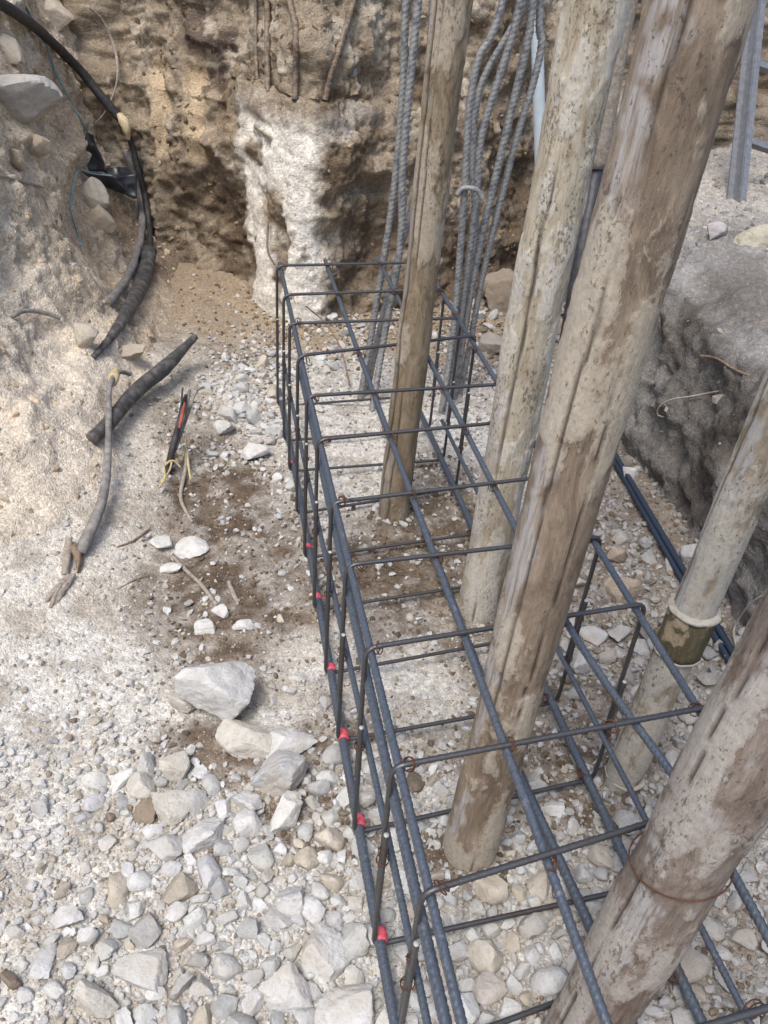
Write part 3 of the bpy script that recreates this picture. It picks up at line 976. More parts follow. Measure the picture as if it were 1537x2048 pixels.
big_rock(448, 862, 48, 'light rock high on the heap left of the cage', .75, .9, PALE, .25, 47)
big_rock(1003, 612, 92, 'big brown boulder at the foot of the back wall behind the right bars', .95, .9, (.34, .28, .215), .2, 48, blunt=.2)
big_rock(985, 700, 60, 'grey-brown rock below the big brown boulder', .7, .9, (.40, .36, .31), .25, 49)
big_rock(1030, 680, 60, 'pale dusty rock right of the rock below the brown boulder', .6, .9, (.47, .44, .40), .25, 50)
big_rock(35, 215, 165, 'huge grey-white boulder stuck in the upper left bank', .80, .7, (.47, .44, .40), .48, 51, group='rocks in the left bank')
big_rock(12, 100, 80, 'dusty boulder high at the top left corner of the bank', .8, .7, (.45, .39, .31), .45, 52, group='rocks in the left bank')
big_rock(110, 30, 72, 'pale rock just under the black hose at the top left', .8, .7, (.48, .42, .34), .42, 53, group='rocks in the left bank')
big_rock(182, 400, 72, 'pale wedge-shaped rock under the torn black plastic', 1.0, .6, (.52, .47, .39), .36, 54, planes=8, group='rocks in the left bank')
big_rock(205, 450, 62, 'tan rounded rock below the pale wedge in the bank', .9, .6, TAN, .3, 55, blunt=.3, group='rocks in the left bank')
big_rock(75, 295, 58, 'tan stone beneath the huge grey-white boulder', .75, .7, TAN, .3, 56, group='rocks in the left bank')
big_rock(25, 325, 40, 'narrow tan stone at the left edge below the huge boulder', 1.2, .7, TAN, .3, 57, group='rocks in the left bank')
big_rock(172, 685, 52, 'cream rock beside the lower end of the dusty grey conduit', 1.0, .8, (.53, .48, .40), .25, 58, group='rocks in the left bank')
big_rock(262, 712, 72, 'brown-grey rock between the two dark conduits', .5, .7, (.40, .345, .28), .3, 59, group='rocks in the left bank')
big_rock(1508, 490, 84, 'yellowish rounded boulder on top of the right bank', .62, .75, (.47, .43, .34), .2, 60, blunt=.35, group='rocks on the right bank')
big_rock(1430, 476, 52, 'purplish-grey angular rock left of the yellowish boulder', .85, .8, (.42, .395, .39), .2, 61, group='rocks on the right bank')
big_rock(1258, 962, 34, 'upright white stone beside the blue bars at the right bank foot', 1.2, .7, (.62, .61, .59), .2, 62)
big_rock(1383, 1120, 50, 'grey rounded stone behind the collared pole', 1.0, .9, (.46, .46, .45), .25, 63, blunt=.3)

# ---- 300 stones that read singly, children of the ground ---------------------------------
srng = np.random.default_rng(17)
STONE_ME = [mesh_np('stone', rock_verts(ICO[3][0], srng, 8, (1, srng.uniform(.62, .95), srng.uniform(.42, .8)), 0.04, k, 4, srng.uniform(0.0, .08)), ICO[3][1]) for k in range(28)]
for m_ in STONE_ME:  # sharp broken edges
    m_.materials.append(M_STONE)
    try: m_.set_sharp_from_angle(angle=math.radians(35))
    except Exception: pass

class Occ:
    def __init__(self): self.g = {}
    def put(self, x, y, r): self.g.setdefault((int(x // .1), int(y // .1)), []).append((x, y, r))
    def free(self, x, y, r, k=0.8):
        ix, iy = int(x // .1), int(y // .1)
        for a in (-1, 0, 1):
            for b in (-1, 0, 1):
                for (qx, qy, qr) in self.g.get((ix + a, iy + b), ()):
                    if (x - qx) ** 2 + (y - qy) ** 2 < ((r + qr) * k) ** 2:
                        return False
        return True
occ = Occ()
for kx, ky, kr in KEEP:
    occ.put(kx, ky, kr)

def draw_floor(n, rng, ymin=0.35, ymax=4.0, power=1.4):
    u = rng.random(n)
    y = ymin * (ymax / ymin) ** (u ** (1 / power) if power != 1 else u)
    x = rng.uniform(-1.05, 1.0, n)
    return x, y

cand_x, cand_y = draw_floor(90000, srng)
dens = rubble_density(cand_x, cand_y)
okc = in_view(cand_x, cand_y, 0.0, 20) & (srng.random(90000) < dens ** 1.4 * .9)
cand_x, cand_y = cand_x[okc], cand_y[okc]
cand_r = 0.0100 + 0.030 * srng.random(len(cand_x)) ** np.where(cand_y < 1.25, 2.2, 3.0)
chosen = []
cd = rubble_density(cand_x, cand_y)
def put_stone(x, y, r, k):
    if occ.free(x, y, r * 0.92, k):
        occ.put(x, y, r * 0.92)
        chosen.append((2 * r / (y * cp + CAM_H * sp), x, y, r))
for i in range(len(cand_x)):                     # the bigger lumps first, only where the rubble is thick
    if cd[i] > .5 and len(chosen) < 380:
        put_stone(float(cand_x[i]), float(cand_y[i]), .017 + .022 * float(srng.random()) ** 2, 0.80)
for i in range(len(cand_x)):
    if cand_r[i] > .017 and cd[i] < .3: continue
    put_stone(float(cand_x[i]), float(cand_y[i]), float(cand_r[i]), 0.86)
    if len(chosen) >= 1900: break
chosen.sort(reverse=True)
for k, (_, x, y, r) in enumerate(chosen[:292]):
    o = link('stone', STONE_ME[k % 28], parent=GROUND)
    o.location = (x, y, float(floor_z(x, y)) + r * srng.uniform(0.15, 0.42))
    o.scale = (r, r, r)
    o.rotation_euler = (srng.normal(0, .35), srng.normal(0, .35), srng.uniform(0, 6.28))
    c = stone_cols(srng, 1, grey=float(sstep(np.array(x), .3, .65)) * .8, tanp=.13, brownp=.01)[0]
    o.color = (*c, 1)
REST = np.array(chosen[292:])

# ---- rubble and gravel: uncountable -----------------------------------------------------
def gravel():
    rng = np.random.default_rng(23)
    parts = []
    x, y, r = REST[:, 1], REST[:, 2], REST[:, 3]
    ring_x, ring_y, ring_r = [], [], []
    for (kx, ky), pr in zip(POLES.values(), (.0485, .0565, .055, .059, .043)):
        for _ in range(26):
            a = rng.uniform(0, 6.28); rr = .005 + .011 * rng.random() ** 2; dd = pr + rr * .7 + .022 * rng.random() ** 2
            ring_x.append(kx + dd * math.cos(a)); ring_y.append(ky + dd * math.sin(a)); ring_r.append(rr)
    x, y, r = np.r_[x, ring_x], np.r_[y, ring_y], np.r_[r, ring_r]
    pos = xyz(x, y, floor_z(x, y) + r * rng.uniform(0.1, 0.45, len(r)))
    C = stone_cols(rng, len(x), grey=sstep(x, .3, .65) * .8, brownp=.02)
    k3 = r / (y * cp + CAM_H * sp) > 0.0092
    parts.append(batch(pos[k3], r[k3], T_3, ICO[3][1], rng, C[k3], tilt=.4))
    parts.append(batch(pos[~k3], r[~k3], T_2, ICO[2][1], rng, C[~k3], tilt=.4))
    # medium pieces
    N = 120000
    x, y = draw_floor(N, rng)
    keep = in_view(x, y, 0.0, 40) & (rng.random(N) < rubble_density(x, y) * 0.9 + 0.05)
    x, y = x[keep], y[keep]
    r = 0.0042 + 0.0075 * rng.random(len(x)) ** 2.0
    sel = []
    for i in range(len(x)):
        if len(sel) >= 7500: break
        if occ.free(x[i], y[i], r[i], 0.62):
            occ.put(x[i], y[i], r[i]); sel.append(i)
    x, y, r = x[sel], y[sel], r[sel]
    grey = sstep(x, .3, .65) * .8
    big = r > 0.0065
    z = floor_z(x, y) + r * rng.uniform(0.05, 0.55, len(r))
    pos = xyz(x, y, z)
    C = stone_cols(rng, len(x), grey=grey, brownp=.03)
    s, d = soil_mask(x, y, False)
    dirty = rng.random(len(x)) < np.maximum(0.7 * s, .7 * sstep(y, 3.1, 3.6))
    C[dirty] = np.array([0.16, 0.122, 0.09]) * rng.uniform(.7, 1.4, (dirty.sum(), 1))
    parts.append(batch(pos[big], r[big], T_2, ICO[2][1], rng, C[big], tilt=.5))
    parts.append(batch(pos[~big], r[~big], T_1, ICO[1][1], rng, C[~big], tilt=.6))
    # small pieces
    N = 160000
    x, y = draw_floor(N, rng)
    dn = np.clip(rubble_density(x, y) * 0.45 + 0.26, 0, 1)
    s, d = soil_mask(x, y, False)
    dn = dn * (1 - 0.35 * d) * (1 - 0.55 * sstep(-x, .55, .75) * sstep(y, 1.0, 1.3))
    keep = in_view(x, y, 0.0, 30) & (rng.random(N) < dn)
    x, y = x[keep][:44000], y[keep][:44000]
    r = 0.0022 + 0.0042 * rng.random(len(x)) ** 1.8
    r = r * (1 + 0.35 * sstep(y, 1.5, 3.2))
    pos = xyz(x, y, floor_z(x, y) + r * rng.uniform(0.0, 0.5, len(r)))
    s, d = soil_mask(x, y, False)
    C = stone_cols(rng, len(x), grey=sstep(x, .3, .65) * .8, tanp=.25, brownp=.10)
    dirty = rng.random(len(x)) < np.maximum(0.8 * s, .8 * sstep(y, 3.1, 3.6))
    C[dirty] = np.array([0.17, 0.13, 0.097]) * rng.uniform(.7, 1.3, (dirty.sum(), 1))
    k = r > 0.0042
    parts.append(batch(pos[k], r[k], T_1[:, :, :], ICO[1][1], rng, C[k]) if k.sum() < 9000 else batch(pos[k][:9000], r[k][:9000], T_1, ICO[1][1], rng, C[k][:9000]))
    parts.append(batch(pos[~k], r[~k], T_OCT, OCT[1], rng, C[~k]))
    Vs = [p[0] for p in parts]; Cs = [p[2] for p in parts]
    Fs, o = [], 0
    for p in parts:
        Fs.append(p[1] + o); o += len(p[0])
    me = mesh_np('gravel', np.vstack(Vs), np.vstack(Fs), np.vstack(Cs), smooth=False)
    tag(link('gravel', me, M_GRAVEL), 'pale limestone gravel and chips strewn over the trench floor', 'gravel', kind='stuff')
gravel()

def clods(patch, n, rmin, rmax, name, label, base, rng, zmax=1.6, want=None, pale_p=.08, inward=(0, 0, -1)):
    V, F = patch
    f = rng.integers(0, len(F), n * 4)
    A = V[F[f, 0]]
    keep = (A[:, 2] < zmax) & in_view(A[:, 0], A[:, 1], A[:, 2], 30)
    if want is not None: keep &= want(A)
    f = f[keep][:n]
    w = rng.dirichlet((1, 1, 1, 1), len(f))
    P = (V[F[f]] * w[..., None]).sum(1)
    r = rmin + (rmax - rmin) * rng.random(len(f)) ** 5.0
    P = P + np.array(inward)[None, :] * (r * .42)[:, None]
    C = np.array(base)[None, :] * rng.uniform(0.6, 1.25, (len(f), 1)) * rng.uniform(.95, 1.05, (len(f), 3))
    pale = rng.random(len(f)) < pale_p
    C[pale] = stone_cols(rng, int(pale.sum()), tanp=.5) * .8
    b = r > 0.011
    p1 = batch(P[b], r[b], T_2, ICO[2][1], rng, C[b])
    p2 = batch(P[~b], r[~b], T_1, ICO[1][1], rng, C[~b])
    assert len(p1[0]) and len(p2[0])
    me = mesh_np(name, np.vstack([p1[0], p2[0]]), np.vstack([p1[1], p2[1] + len(p1[0])]), np.vstack([p1[2], p2[2]]), smooth=False)
    tag(link(name, me, M_GRAVEL), label, 'soil', kind='stuff')
crng = np.random.default_rng(29)
clods(LEFTV, 3000, .003, .020, 'bank_crumbs', 'crumbs of soil and chips stuck in the left earth bank', (.53, .43, .31), crng, inward=(-.8, 0, -.4))
clods(BACKV, 3000, .004, .020, 'wall_crumbs', 'crumbs of soil and chips stuck in the back earth wall', (.26, .19, .12), crng, pale_p=.04, inward=(0, 1, 0), want=lambda A: (np.abs(A[:, 0] + .55) > .24) | (A[:, 2] > .95) | (crng.random(len(A)) < .12))
clods(RIGHTV, 4200, .004, .036, 'right_bank_gravel', 'grey gravel scattered over the right earth bank', (.29, .275, .25), crng, want=lambda A: (A[:, 1] > 3.1) | (crng.random(len(A)) < .08), pale_p=.35)

# ------------------------------------------------------------------ rebar cage
B0, BD = np.array([-0.431, 2.754]), np.array([0.2334, -0.9724])     # far bottom-left corner, direction towards the camera
TV = np.array([0.512, 0.170])                                        # across the cage
def cage_pt(s, f, z):
    p = B0 + BD * s + TV * f
    return np.array([p[0], p[1], z])
def ztop(s): return 0.563 - 0.024 * s
CAGE = thing('rebar_cage', cage_pt(1.3, .5, 0.0), 'long box-shaped cage of blue-grey reinforcing bars tied with stirrups on the rubble', 'rebar cage')
def cage_part(name, V, F, mat, smooth=True):
    return link(name, mesh_np(name, rel(V, CAGE), F, smooth=smooth), mat, CAGE)

S_ST = [0.0, 0.255, 0.455, 0.690, 0.910, 1.130, 1.372, 1.578, 1.797, 2.030, 2.226, 2.45, 2.69]
TOP_J = [0.03, 0.03, 0.0, 0.0, 0.0, 0.0, 0.0, 0.0, 0.0, 0.0, 0, 0, 0]
S_END = 2.85
def bar(f, zf, R, s0, s1, pitch=0.0098, mat=M_BAR, wob=0.006, h=None):
    n = 14
    ss = np.linspace(s0, s1, n)
    ph = random.uniform(0, 6)
    pts = [cage_pt(s, (f(s) if callable(f) else f) + wob * math.sin(2.1 * s + ph), (zf(s) if callable(zf) else zf) + 0.5 * wob * math.sin(2.7 * s + ph * 2)) for s in ss]
    V, F = rebar(catmull(pts, 8), R, pitch, h or R * 0.15, sides=12, step=pitch / 4.5)
    return cage_part('longitudinal_bar', V, F, mat)
RS = 0.0045
RB = 0.0064
topz = lambda s: ztop(s) - RS - RB
bar(0.022, topz, RB, -0.07, S_END)
bar(0.332, topz, RB, -0.085, S_END, wob=.003)
bar(lambda s: 0.692 + 0.10 * float(sstep(np.array(s), 1.75, 2.25)), topz, RB, -0.10, S_END, wob=.003)
bar(0.978, topz, RB, -0.08, S_END)
bar(0.020, lambda s: ztop(s) - 0.072, 0.0078, 0.62, S_END, 0.0115)
bar(0.024, 0.038 + RS + RB, 0.0092, -0.10, S_END, 0.012)
bar(lambda s: 0.694 + 0.045 * float(sstep(np.array(s), 1.7, 2.2)), 0.038 + RS + RB, 0.0096, -0.03, S_END, 0.013)
bar(0.968, 0.038 + RS + RB, 0.0092, -0.06, S_END, 0.013)
bar(0.022, 0.285, 0.0058, 0.15, S_END, 0.0085, wob=.008)
bar(0.975, 0.175, 0.0058, 0.45, S_END, 0.0085, wob=.008)

tie_V, tie_F = [], []
def helix(r, turns, pitch, wr, tail):
    t = np.linspace(0, turns * 2 * math.pi, int(18 * turns))
    P = np.stack([r * np.cos(t) * 1.1, r * np.sin(t), pitch * t / (2 * math.pi) - pitch * turns / 2], 1)
    P = np.vstack([P, P[-1] + np.array([tail * .4, tail, tail * .3])])
    return tube_mesh('', P, wr, sides=5)
TIE_ME = []
for r_, tn, pc, tl in ((.0100, 2.2, .004, .014), (.0110, 1.7, .006, .010), (.0096, 2.6, .0035, .018)):
    V, F = helix(r_, tn, pc, 0.0010, tl)
    m_ = mesh_np('tie_wire', V, F); m_.materials.append(M_TIE); TIE_ME.append(m_)
def tie(p, axis, k=1.0):
    o = link('tie_wire', random.choice(TIE_ME), parent=CAGE)
    o.location = Vector(p) - CAGE.location
    q = Vector(axis).to_track_quat('Z', 'X') @ Quaternion((0, 0, 1), random.uniform(0, 6.28))
    o.rotation_mode = 'QUATERNION'
    o.rotation_quaternion = q
    o.scale = (k, k, k)

for i, s in enumerate(S_ST):
    j = lambda a: random.uniform(-a, a)
    zt = ztop(s) + j(.004)
    sk = {3: -.065, 10: -.035}.get(i, j(.012))
    zb = 0.034 + j(.004)
    TL = cage_pt(s, 0, zt); TR = cage_pt(s + sk, 1, zt + j(.008))
    BL = cage_pt(s + j(.012), 0, zb); BR = cage_pt(s + sk + j(.012), 1, zb + j(.005))
    lapL, lapR = 0.17 + j(.03), 0.16 + j(.03)
    tipL, tipR = 0.375 + j(.035), 0.36 + j(.03)
    mid = lambda a, b, z: a + (b - a) * ((a[2] - z) / (a[2] - b[2]))
    nudge = np.array([BD[0], BD[1], 0]) * 0.0115
    up = fillet([mid(TL, BL, lapL), TL, TR, mid(TR, BR, lapR)], 0.024)
    sag = np.sin(np.linspace(0, math.pi, len(up))) * j(.007)
    up[:, 2] -= sag
    lo = fillet([mid(TL, BL, tipL) + nudge, BL + nudge, BR + nudge, mid(TR, BR, tipR) + nudge], 0.024)
    parts = [rebar(up, RS, 0.0085, 0.0007, sides=8, step=.0033), rebar(lo, RS, 0.0085, 0.0007, sides=8, step=.0033)]
    st = cage_part('stirrup', *join(parts), M_STIR)
    for tipp in (lo[0], lo[-1]):
        V, F = tube_mesh('', np.array([tipp + np.array([0, 0, -.001]), tipp + np.array([0, 0, .0018])]), RS * 0.96, sides=9)
        e = link('cut_end', mesh_np('cut_end', rel(V, CAGE), F), M_TIP, st)
    # ties
    tdir = (TV[0], TV[1], 0)
    for f in (0.045, 0.34, 0.672, 0.955):
        if random.random() < 0.9:
            tie(cage_pt(s + j(.004), f + j(.008), zt - RS), (TV[0] * .9 + j(.3), TV[1] + j(.3), j(.4)))
    tie(mid(TL, BL, tipL - 0.05) + nudge * .5, (j(.2), j(.2), 1), .78)
    tie(mid(TL, BL, .285) + nudge * .5, (j(.2), j(.2), 1), .9)
    tie(mid(TR, BR, tipR - 0.06) + nudge * .5, (j(.2), j(.2), 1), .78)
    if i < 11:
        tie(mid(TR, BR, .175) + nudge * .5, (j(.2), j(.2), 1), .9)
        tie(cage_pt(s, 0.665, zb + .012), (TV[0], TV[1], j(.3)))
        tie(cage_pt(s, 0.94, zb + .012), (TV[0], TV[1], j(.3)))
    # red tape marking on the bottom-left bar
    if i in (0, 2, 4, 5, 6, 7, 8, 9):
        a = s + 0.018 if i > 5 else s
        zz = 0.038 + RS + RB
        L = 0.016 + 0.007 * (i > 6)
        P = np.array([cage_pt(a - L / 2 - .012, 0.024, zz), cage_pt(a + L / 2 - .012, 0.024, zz)])
        V, F = tube_mesh('', P, 0.0120, sides=16, step=.003, rfun=lambda s_, t_: 0.0011 * np.sin(3 * t_ + 400 * s_) + 0.0007 * np.sin(7 * t_ - 900 * s_))
        cage_part('red_tape', V, F, M_TAPE)

# ------------------------------------------------------------------ starter bars rising from the old column base
def starter_bundle(name, label, lines, hoop=None):
    root = thing(name, lines[0][0][1], label, 'rebar')
    for pts, R in lines:
        P = catmull(pts[1:], 10)
        V, F = rebar(P, R * .74, 0.0165, R * 0.17, sides=12, step=.0035)
        link('bar', mesh_np('bar', rel(V, root), F), M_OLD, root)
    if hoop:
        V, F = rebar(catmull(hoop, 8), .008, .009, .001, sides=8)
        link('hoop', mesh_np('hoop', rel(V, root), F), M_OLD, root)
    return root

def bar_line(foot_px, pts, Y, dy=0.0, lean=0.0):
    """foot on the ground at a photo point, then further photo points on the upright plane near Y"""
    f, n = on(*foot_px)
    f.z -= 0.05
    out = [np.array(f)]
    for k, (px, py) in enumerate(pts):
        out.append(np.array(aty(px, py, Y + dy * (k + 1))))
    d = out[-1] - out[-2]
    d /= np.linalg.norm(d)
    d = d * 0.4 + np.array([0, 0, 0.6]); d /= np.linalg.norm(d)
    out.append(out[-1] + d * 0.6)
    out.append(out[-1] + d * 0.5)
    return [None] + out
bl = bar_line
A = [(bl((718, 800), [(748, 640), (786, 400), (806, 180), (812, 10)], 2.98), .0155),
     (bl((742, 826), [(766, 690), (800, 500), (806, 330), (822, 150), (836, 10)], 2.94), .0160),
     (bl((730, 790), [(764, 640), (806, 480), (850, 300), (866, 10)], 3.03, .01), .0150)]
starter_bundle('starter_bars', 'dusty grey column bars rising left of the thinnest pole', A)
B = [(bl((882, 830), [(908, 650), (928, 400), (938, 230), (957, 120), (1004, 12)], 2.95), .0150),
     (bl((893, 842), [(914, 690), (950, 420), (962, 280), (1000, 150), (1040, 8)], 2.98), .0155),
     (bl((908, 800), [(926, 680), (958, 500), (1002, 310), (1056, 80), (1066, 5)], 3.02), .0165),
     (bl((916, 790), [(940, 690), (968, 540), (1030, 290), (1066, 170), (1084, 85), (1080, 15)], 3.05), .0150),
     (bl((900, 780), [(930, 640), (952, 480), (946, 330), (960, 180), (1022, 60), (1050, 5)], 3.09), .0140)]
hp = [np.array(aty(x_, y_, 2.93)) for x_, y_ in ((915, 390), (924, 378), (940, 376), (956, 382), (966, 398))]
starter_bundle('starter_bars', 'dusty grey column bars spreading between the thinnest and the cream pole', B, hp)

# ------------------------------------------------------------------ poles
def pole(name, foot, toppx, topz, R, label, mat, seed, cracks=((0.0, .02),), crust_bias=0.0, taper=0.0, bend=0.003, lenz=2.7, band=3.75):
    """upright round pole; toppx = photo point its axis passes at about eye height"""
    f = np.array([foot[0], foot[1], 0.0])
    f[2] = float(floor_z(foot[0], foot[1])) - 0.06
    t = np.array(aty(toppx[0], toppx[1], foot[1] + topz))
    ax = t - f
    ax /= np.linalg.norm(ax)
    Zs = np.r_[np.arange(0, 1.72, 0.0056), np.linspace(1.73, lenz, 20)]
    sides = 76
    th = np.linspace(0, 2 * math.pi, sides, endpoint=False)
    Zg, Tg = np.meshgrid(Zs, th, indexing='ij')
    unit = np.stack([np.cos(Tg), np.sin(Tg), Zg], -1).reshape(-1, 3)
    offs = np.array([seed * 3.1, seed * 1.7, seed * 2.3])
    Q = unit * np.array([R, R, 1.0]) + offs
    Qs = unit * np.array([R, R, 0.3]) + offs
    r = R * (1 - taper * Zg.ravel() / lenz)
    r = r + 0.0055 * fbm(Q * np.array([1, 1, .5]), 7, 3, seed) + 0.0014 * fbm(Qs, 40, 3, seed + 5)
    crust = np.clip(0.5 + 1.5 * fbm(Q * np.array([1, 1, .45]), 15, 5, seed + 9, .6) + crust_bias, 0, 1)
    r = r + 0.0022 * sstep(crust, 0.52, 0.62)
    crack = np.zeros(len(r))
    for a0, w in cracks:
        wig = a0 + 0.22 * vnoise(np.stack([unit[:, 2] * 2.2, unit[:, 2] * 0, unit[:, 2] * 0 + a0 * 7], 1), 1.0, seed + 3) + 0.05 * vnoise(np.stack([unit[:, 2] * 16, unit[:, 2] * 0, unit[:, 2] * 0 + a0], 1), 1.0, seed + 4)
        d = np.abs((Tg.ravel() - wig + math.pi) % (2 * math.pi) - math.pi) * R
        on_ = sstep(vnoise(np.stack([unit[:, 2] * 3.0, unit[:, 2] * 0 + a0 * 11, unit[:, 2] * 0], 1), 1.0, seed + 6), -0.5, -0.1)
        c = (1 - sstep(d, w * 0.35, w)) * on_
        crack = np.maximum(crack, c)
    r = r - 0.0045 * crack
    bx = bend * np.sin(unit[:, 2] * 2.0 + seed)
    V = np.stack([r * unit[:, 0] + bx, r * unit[:, 1] + bend * np.cos(unit[:, 2] * 1.7 + seed), unit[:, 2]], 1)
    nz = len(Zs)
    i = np.arange(nz - 1)[:, None] * sides
    jn = np.arange(sides)[None, :]
    F = np.stack([i + jn, i + (jn + 1) % sides, i + sides + (jn + 1) % sides, i + sides + jn], -1).reshape(-1, 4)
    V = np.vstack([V, [[0, 0, 0], [0, 0, lenz]]])
    jj = np.arange(sides)
    C = np.vstack([np.stack([np.full(sides, len(V) - 2), (jj + 1) % sides, jj], 1), np.stack([np.full(sides, len(V) - 1), (nz - 1) * sides + jj, (nz - 1) * sides + (jj + 1) % sides], 1)])
    cols = np.zeros((len(V), 3))
    cols[:-2, 0] = crust
    cols[:-2, 1] = np.clip(crack * 0.85, 0, 1)
    da = np.abs((Tg.ravel() - band + math.pi) % (2 * math.pi) - math.pi)
    cols[:-2, 2] = 1 - sstep(da + 0.9 * fbm(Qs, 14, 4, seed + 30) + .6 * fbm(Q, 34, 3, seed + 33), 0.20, 0.50)  # pale band on the left side: sky sheen painted in
    me = mesh_np(name, V, np.vstack([tri(F), C]), cols)
    q = Vector((0, 0, 1)).rotation_difference(Vector(ax))
    o = link(name, me, mat, loc=Vector(f), rot=q)
    return tag(o, label, 'pole', 'poles standing in and beside the cage'), f, ax, q

MP1 = mat_pole('pole_tan', [(0.34, (0.13, 0.096, 0.06)), (0.50, (0.245, 0.19, 0.126)), (0.66, (0.36, 0.29, 0.205))], (0.40, 0.345, 0.27), 1.18, stain_at=.60, dust_or_sheen=(.30, .27, .235))
MP2 = mat_pole('pole_cream', [(0.34, (0.29, 0.225, 0.15)), (0.50, (0.45, 0.39, 0.295)), (0.66, (0.55, 0.505, 0.41))], (0.57, 0.53, 0.46), 1.05, stain=(0.19, 0.105, 0.05), stain_at=.62, speck_at=.585, dust_or_sheen=(.43, .40, .385))
MP3 = mat_pole('pole_brown', [(0.34, (0.125, 0.09, 0.063)), (0.50, (0.235, 0.18, 0.132)), (0.66, (0.35, 0.285, 0.21))], (0.45, 0.395, 0.315), 1.12, stain=(0.115, 0.076, 0.054), stain_at=.57, speck_at=.63, dust_or_sheen=(.41, .39, .375))
MP4 = mat_pole('pole_greybrown', [(0.34, (0.115, 0.082, 0.063)), (0.50, (0.22, 0.175, 0.145)), (0.66, (0.34, 0.295, 0.255))], (0.41, 0.375, 0.335), 1.20, stain=(0.095, 0.055, 0.036), stain_at=.56, dust_or_sheen=(.39, .375, .37))
MP5 = mat_pole('pole_grey_tan', [(0.34, (0.175, 0.135, 0.095)), (0.50, (0.305, 0.255, 0.19)), (0.66, (0.42, 0.365, 0.285))], (0.45, 0.42, 0.365), 1.08, stain_at=.62, dust_or_sheen=(.40, .40, .405))

pole('wooden_pole', POLES['p1'], (909, 0), 0.0, .0445, 'slim tan pole standing inside the far half of the cage', MP1, 1, cracks=((3.6, .006), (4.4, .003)))
pole('wooden_pole', POLES['p2'], (1198, 0), 0.0, .0550, 'cream speckled pole with a long rusty streak, between the slim and the broad brown pole', MP2, 2, cracks=((4.0, .006), (4.25, .003)), crust_bias=.05)
pole('wooden_pole', POLES['p3'], (1400, 0), 0.0, .0515, 'broad brown cement-smeared pole in the middle, in front of the cream pole', MP3, 3, cracks=((4.15, .0035), (4.9, .002)), crust_bias=.03, taper=-.10)

# nearest pole, with a loop of wire
o4, f4, ax4, q4 = pole('wooden_pole', POLES['p4'], (1528, 1448), 0.0, .0560, 'thick grey-brown pole nearest the camera at the lower right, wrapped with wire', MP4, 4, cracks=((5.5, .004), (3.5, .002)), crust_bias=.0)
t = np.linspace(0, 2 * math.pi * 1.06, 80)
wz = 0.60
P = np.stack([0.0605 * np.cos(t), 0.0605 * np.sin(t), wz + 0.020 * np.cos(t + .6) + .004 * t / 6], 1)
bxo = np.array([.004 * math.sin(wz * 2 + 4), .004 * math.cos(wz * 1.7 + 4), 0])
V, F = tube_mesh('', P + bxo, .0012, sides=6)
link('wire_loop', mesh_np('wire_loop', V, F), M_TIE, o4)

# collared pole outside the cage
f5 = np.array([*POLES['p5'], 0.0]); 
o5, f5, ax5, q5 = pole('wooden_pole', POLES['p5'], (1502, 950), 0.0, .0380, 'collared pole with ring nodes outside the right side of the cage', MP5, 5, cracks=((3.2, .004),), crust_bias=.06)
M_COLLAR = mat_pole('collar_mottled', [(0.30, (0.045, 0.038, 0.02)), (0.5, (0.10, 0.085, 0.05)), (0.7, (0.19, 0.155, 0.10))], (0.34, 0.27, 0.18), 1.0, stain=(0.035, 0.03, 0.016), stain_at=.55)
M_RING = mat_plain('cement_ring', (0.30, 0.27, 0.21), (0.44, 0.41, 0.36), 60, .85, at=(.38, .6), bmp=.7, dist=.005)
def ring(name, z, R, hgt, mat, lip=.004):
    zz = np.linspace(0, hgt, 9)
    P = np.stack([zz * 0, zz * 0, z + zz], 1)
    rad = R + lip * np.sin(np.pi * np.linspace(0, 1, 9)) ** .6
    V, F = tube_mesh('', P, rad, sides=48, rfun=lambda s_, t_: .0008 * np.sin(5 * t_ + 90 * s_) + .0006 * np.sin(11 * t_))
    cols = np.zeros((len(V), 3)); cols[:, 0] = np.clip(.5 + 1.6 * fbm(V, 34, 4, 7), 0, 1)
    return link(name, mesh_np(name, V, F, cols), mat, o5)
def pole_z(py, foot, ax):
    """height along a pole seen at a photo row"""
    best = min(np.linspace(0, 1.5, 600), key=lambda h: abs((lambda p: CY - FPX * p.dot(UV_) / p.dot(WV))(Vector(foot + ax * h) - EYE) - py))
    return float(best)
zc1, zc2, zc3 = pole_z(1222, f5, ax5), pole_z(1300, f5, ax5), pole_z(1552, f5, ax5)
ring('collar', zc2, .0432, zc1 - zc2, M_COLLAR, .0015)
ring('ring_node', zc1, .0440, .011, M_RING, .0050)
ring('ring_node', zc2 - .004, .0432, .006, M_RING, .002)
ring('ring_node', zc3, .0410, .010, M_RING, .003)

# ------------------------------------------------------------------ loose bars on the ground at the right
for k, lab in enumerate(('leftmost of three blue-black bars lying on the ground right of the cage', 'middle one of three blue-black bars lying on the ground right of the cage', 'rightmost of three blue-black bars lying on the ground right of the cage')):
    a, b_, c_ = on(1212 + k * 3, 905)[0], on(1364 + k * 7, 1170)[0], on(1462 + k * 9, 1340)[0]
    lift = .014 + (.014 if k == 1 else 0)
    dirn = (b_ - a); dirn.normalize()
    e = c_ + (c_ - b_).normalized() * .9
    pts = [np.array((p.x, p.y, float(floor_z(p.x, p.y)) + lift)) for p in (a - dirn * .25, a, b_, c_, e)]
    for q_ in pts: q_[2] = max(q_[2], 0.02 + lift)
    V, F = rebar(catmull(pts, 10), .0085, .011, .0011, sides=12)
    tag(link('loose_rebar', mesh_np('loose_rebar', V, F), mat_steel('dark_blue_bar', (0.05, 0.07, 0.105), metal=.5, rough=.45, rust_amt=.8) if k == 0 else bpy.data.materials['dark_blue_bar']), lab, 'rebar', 'loose bars on the right')

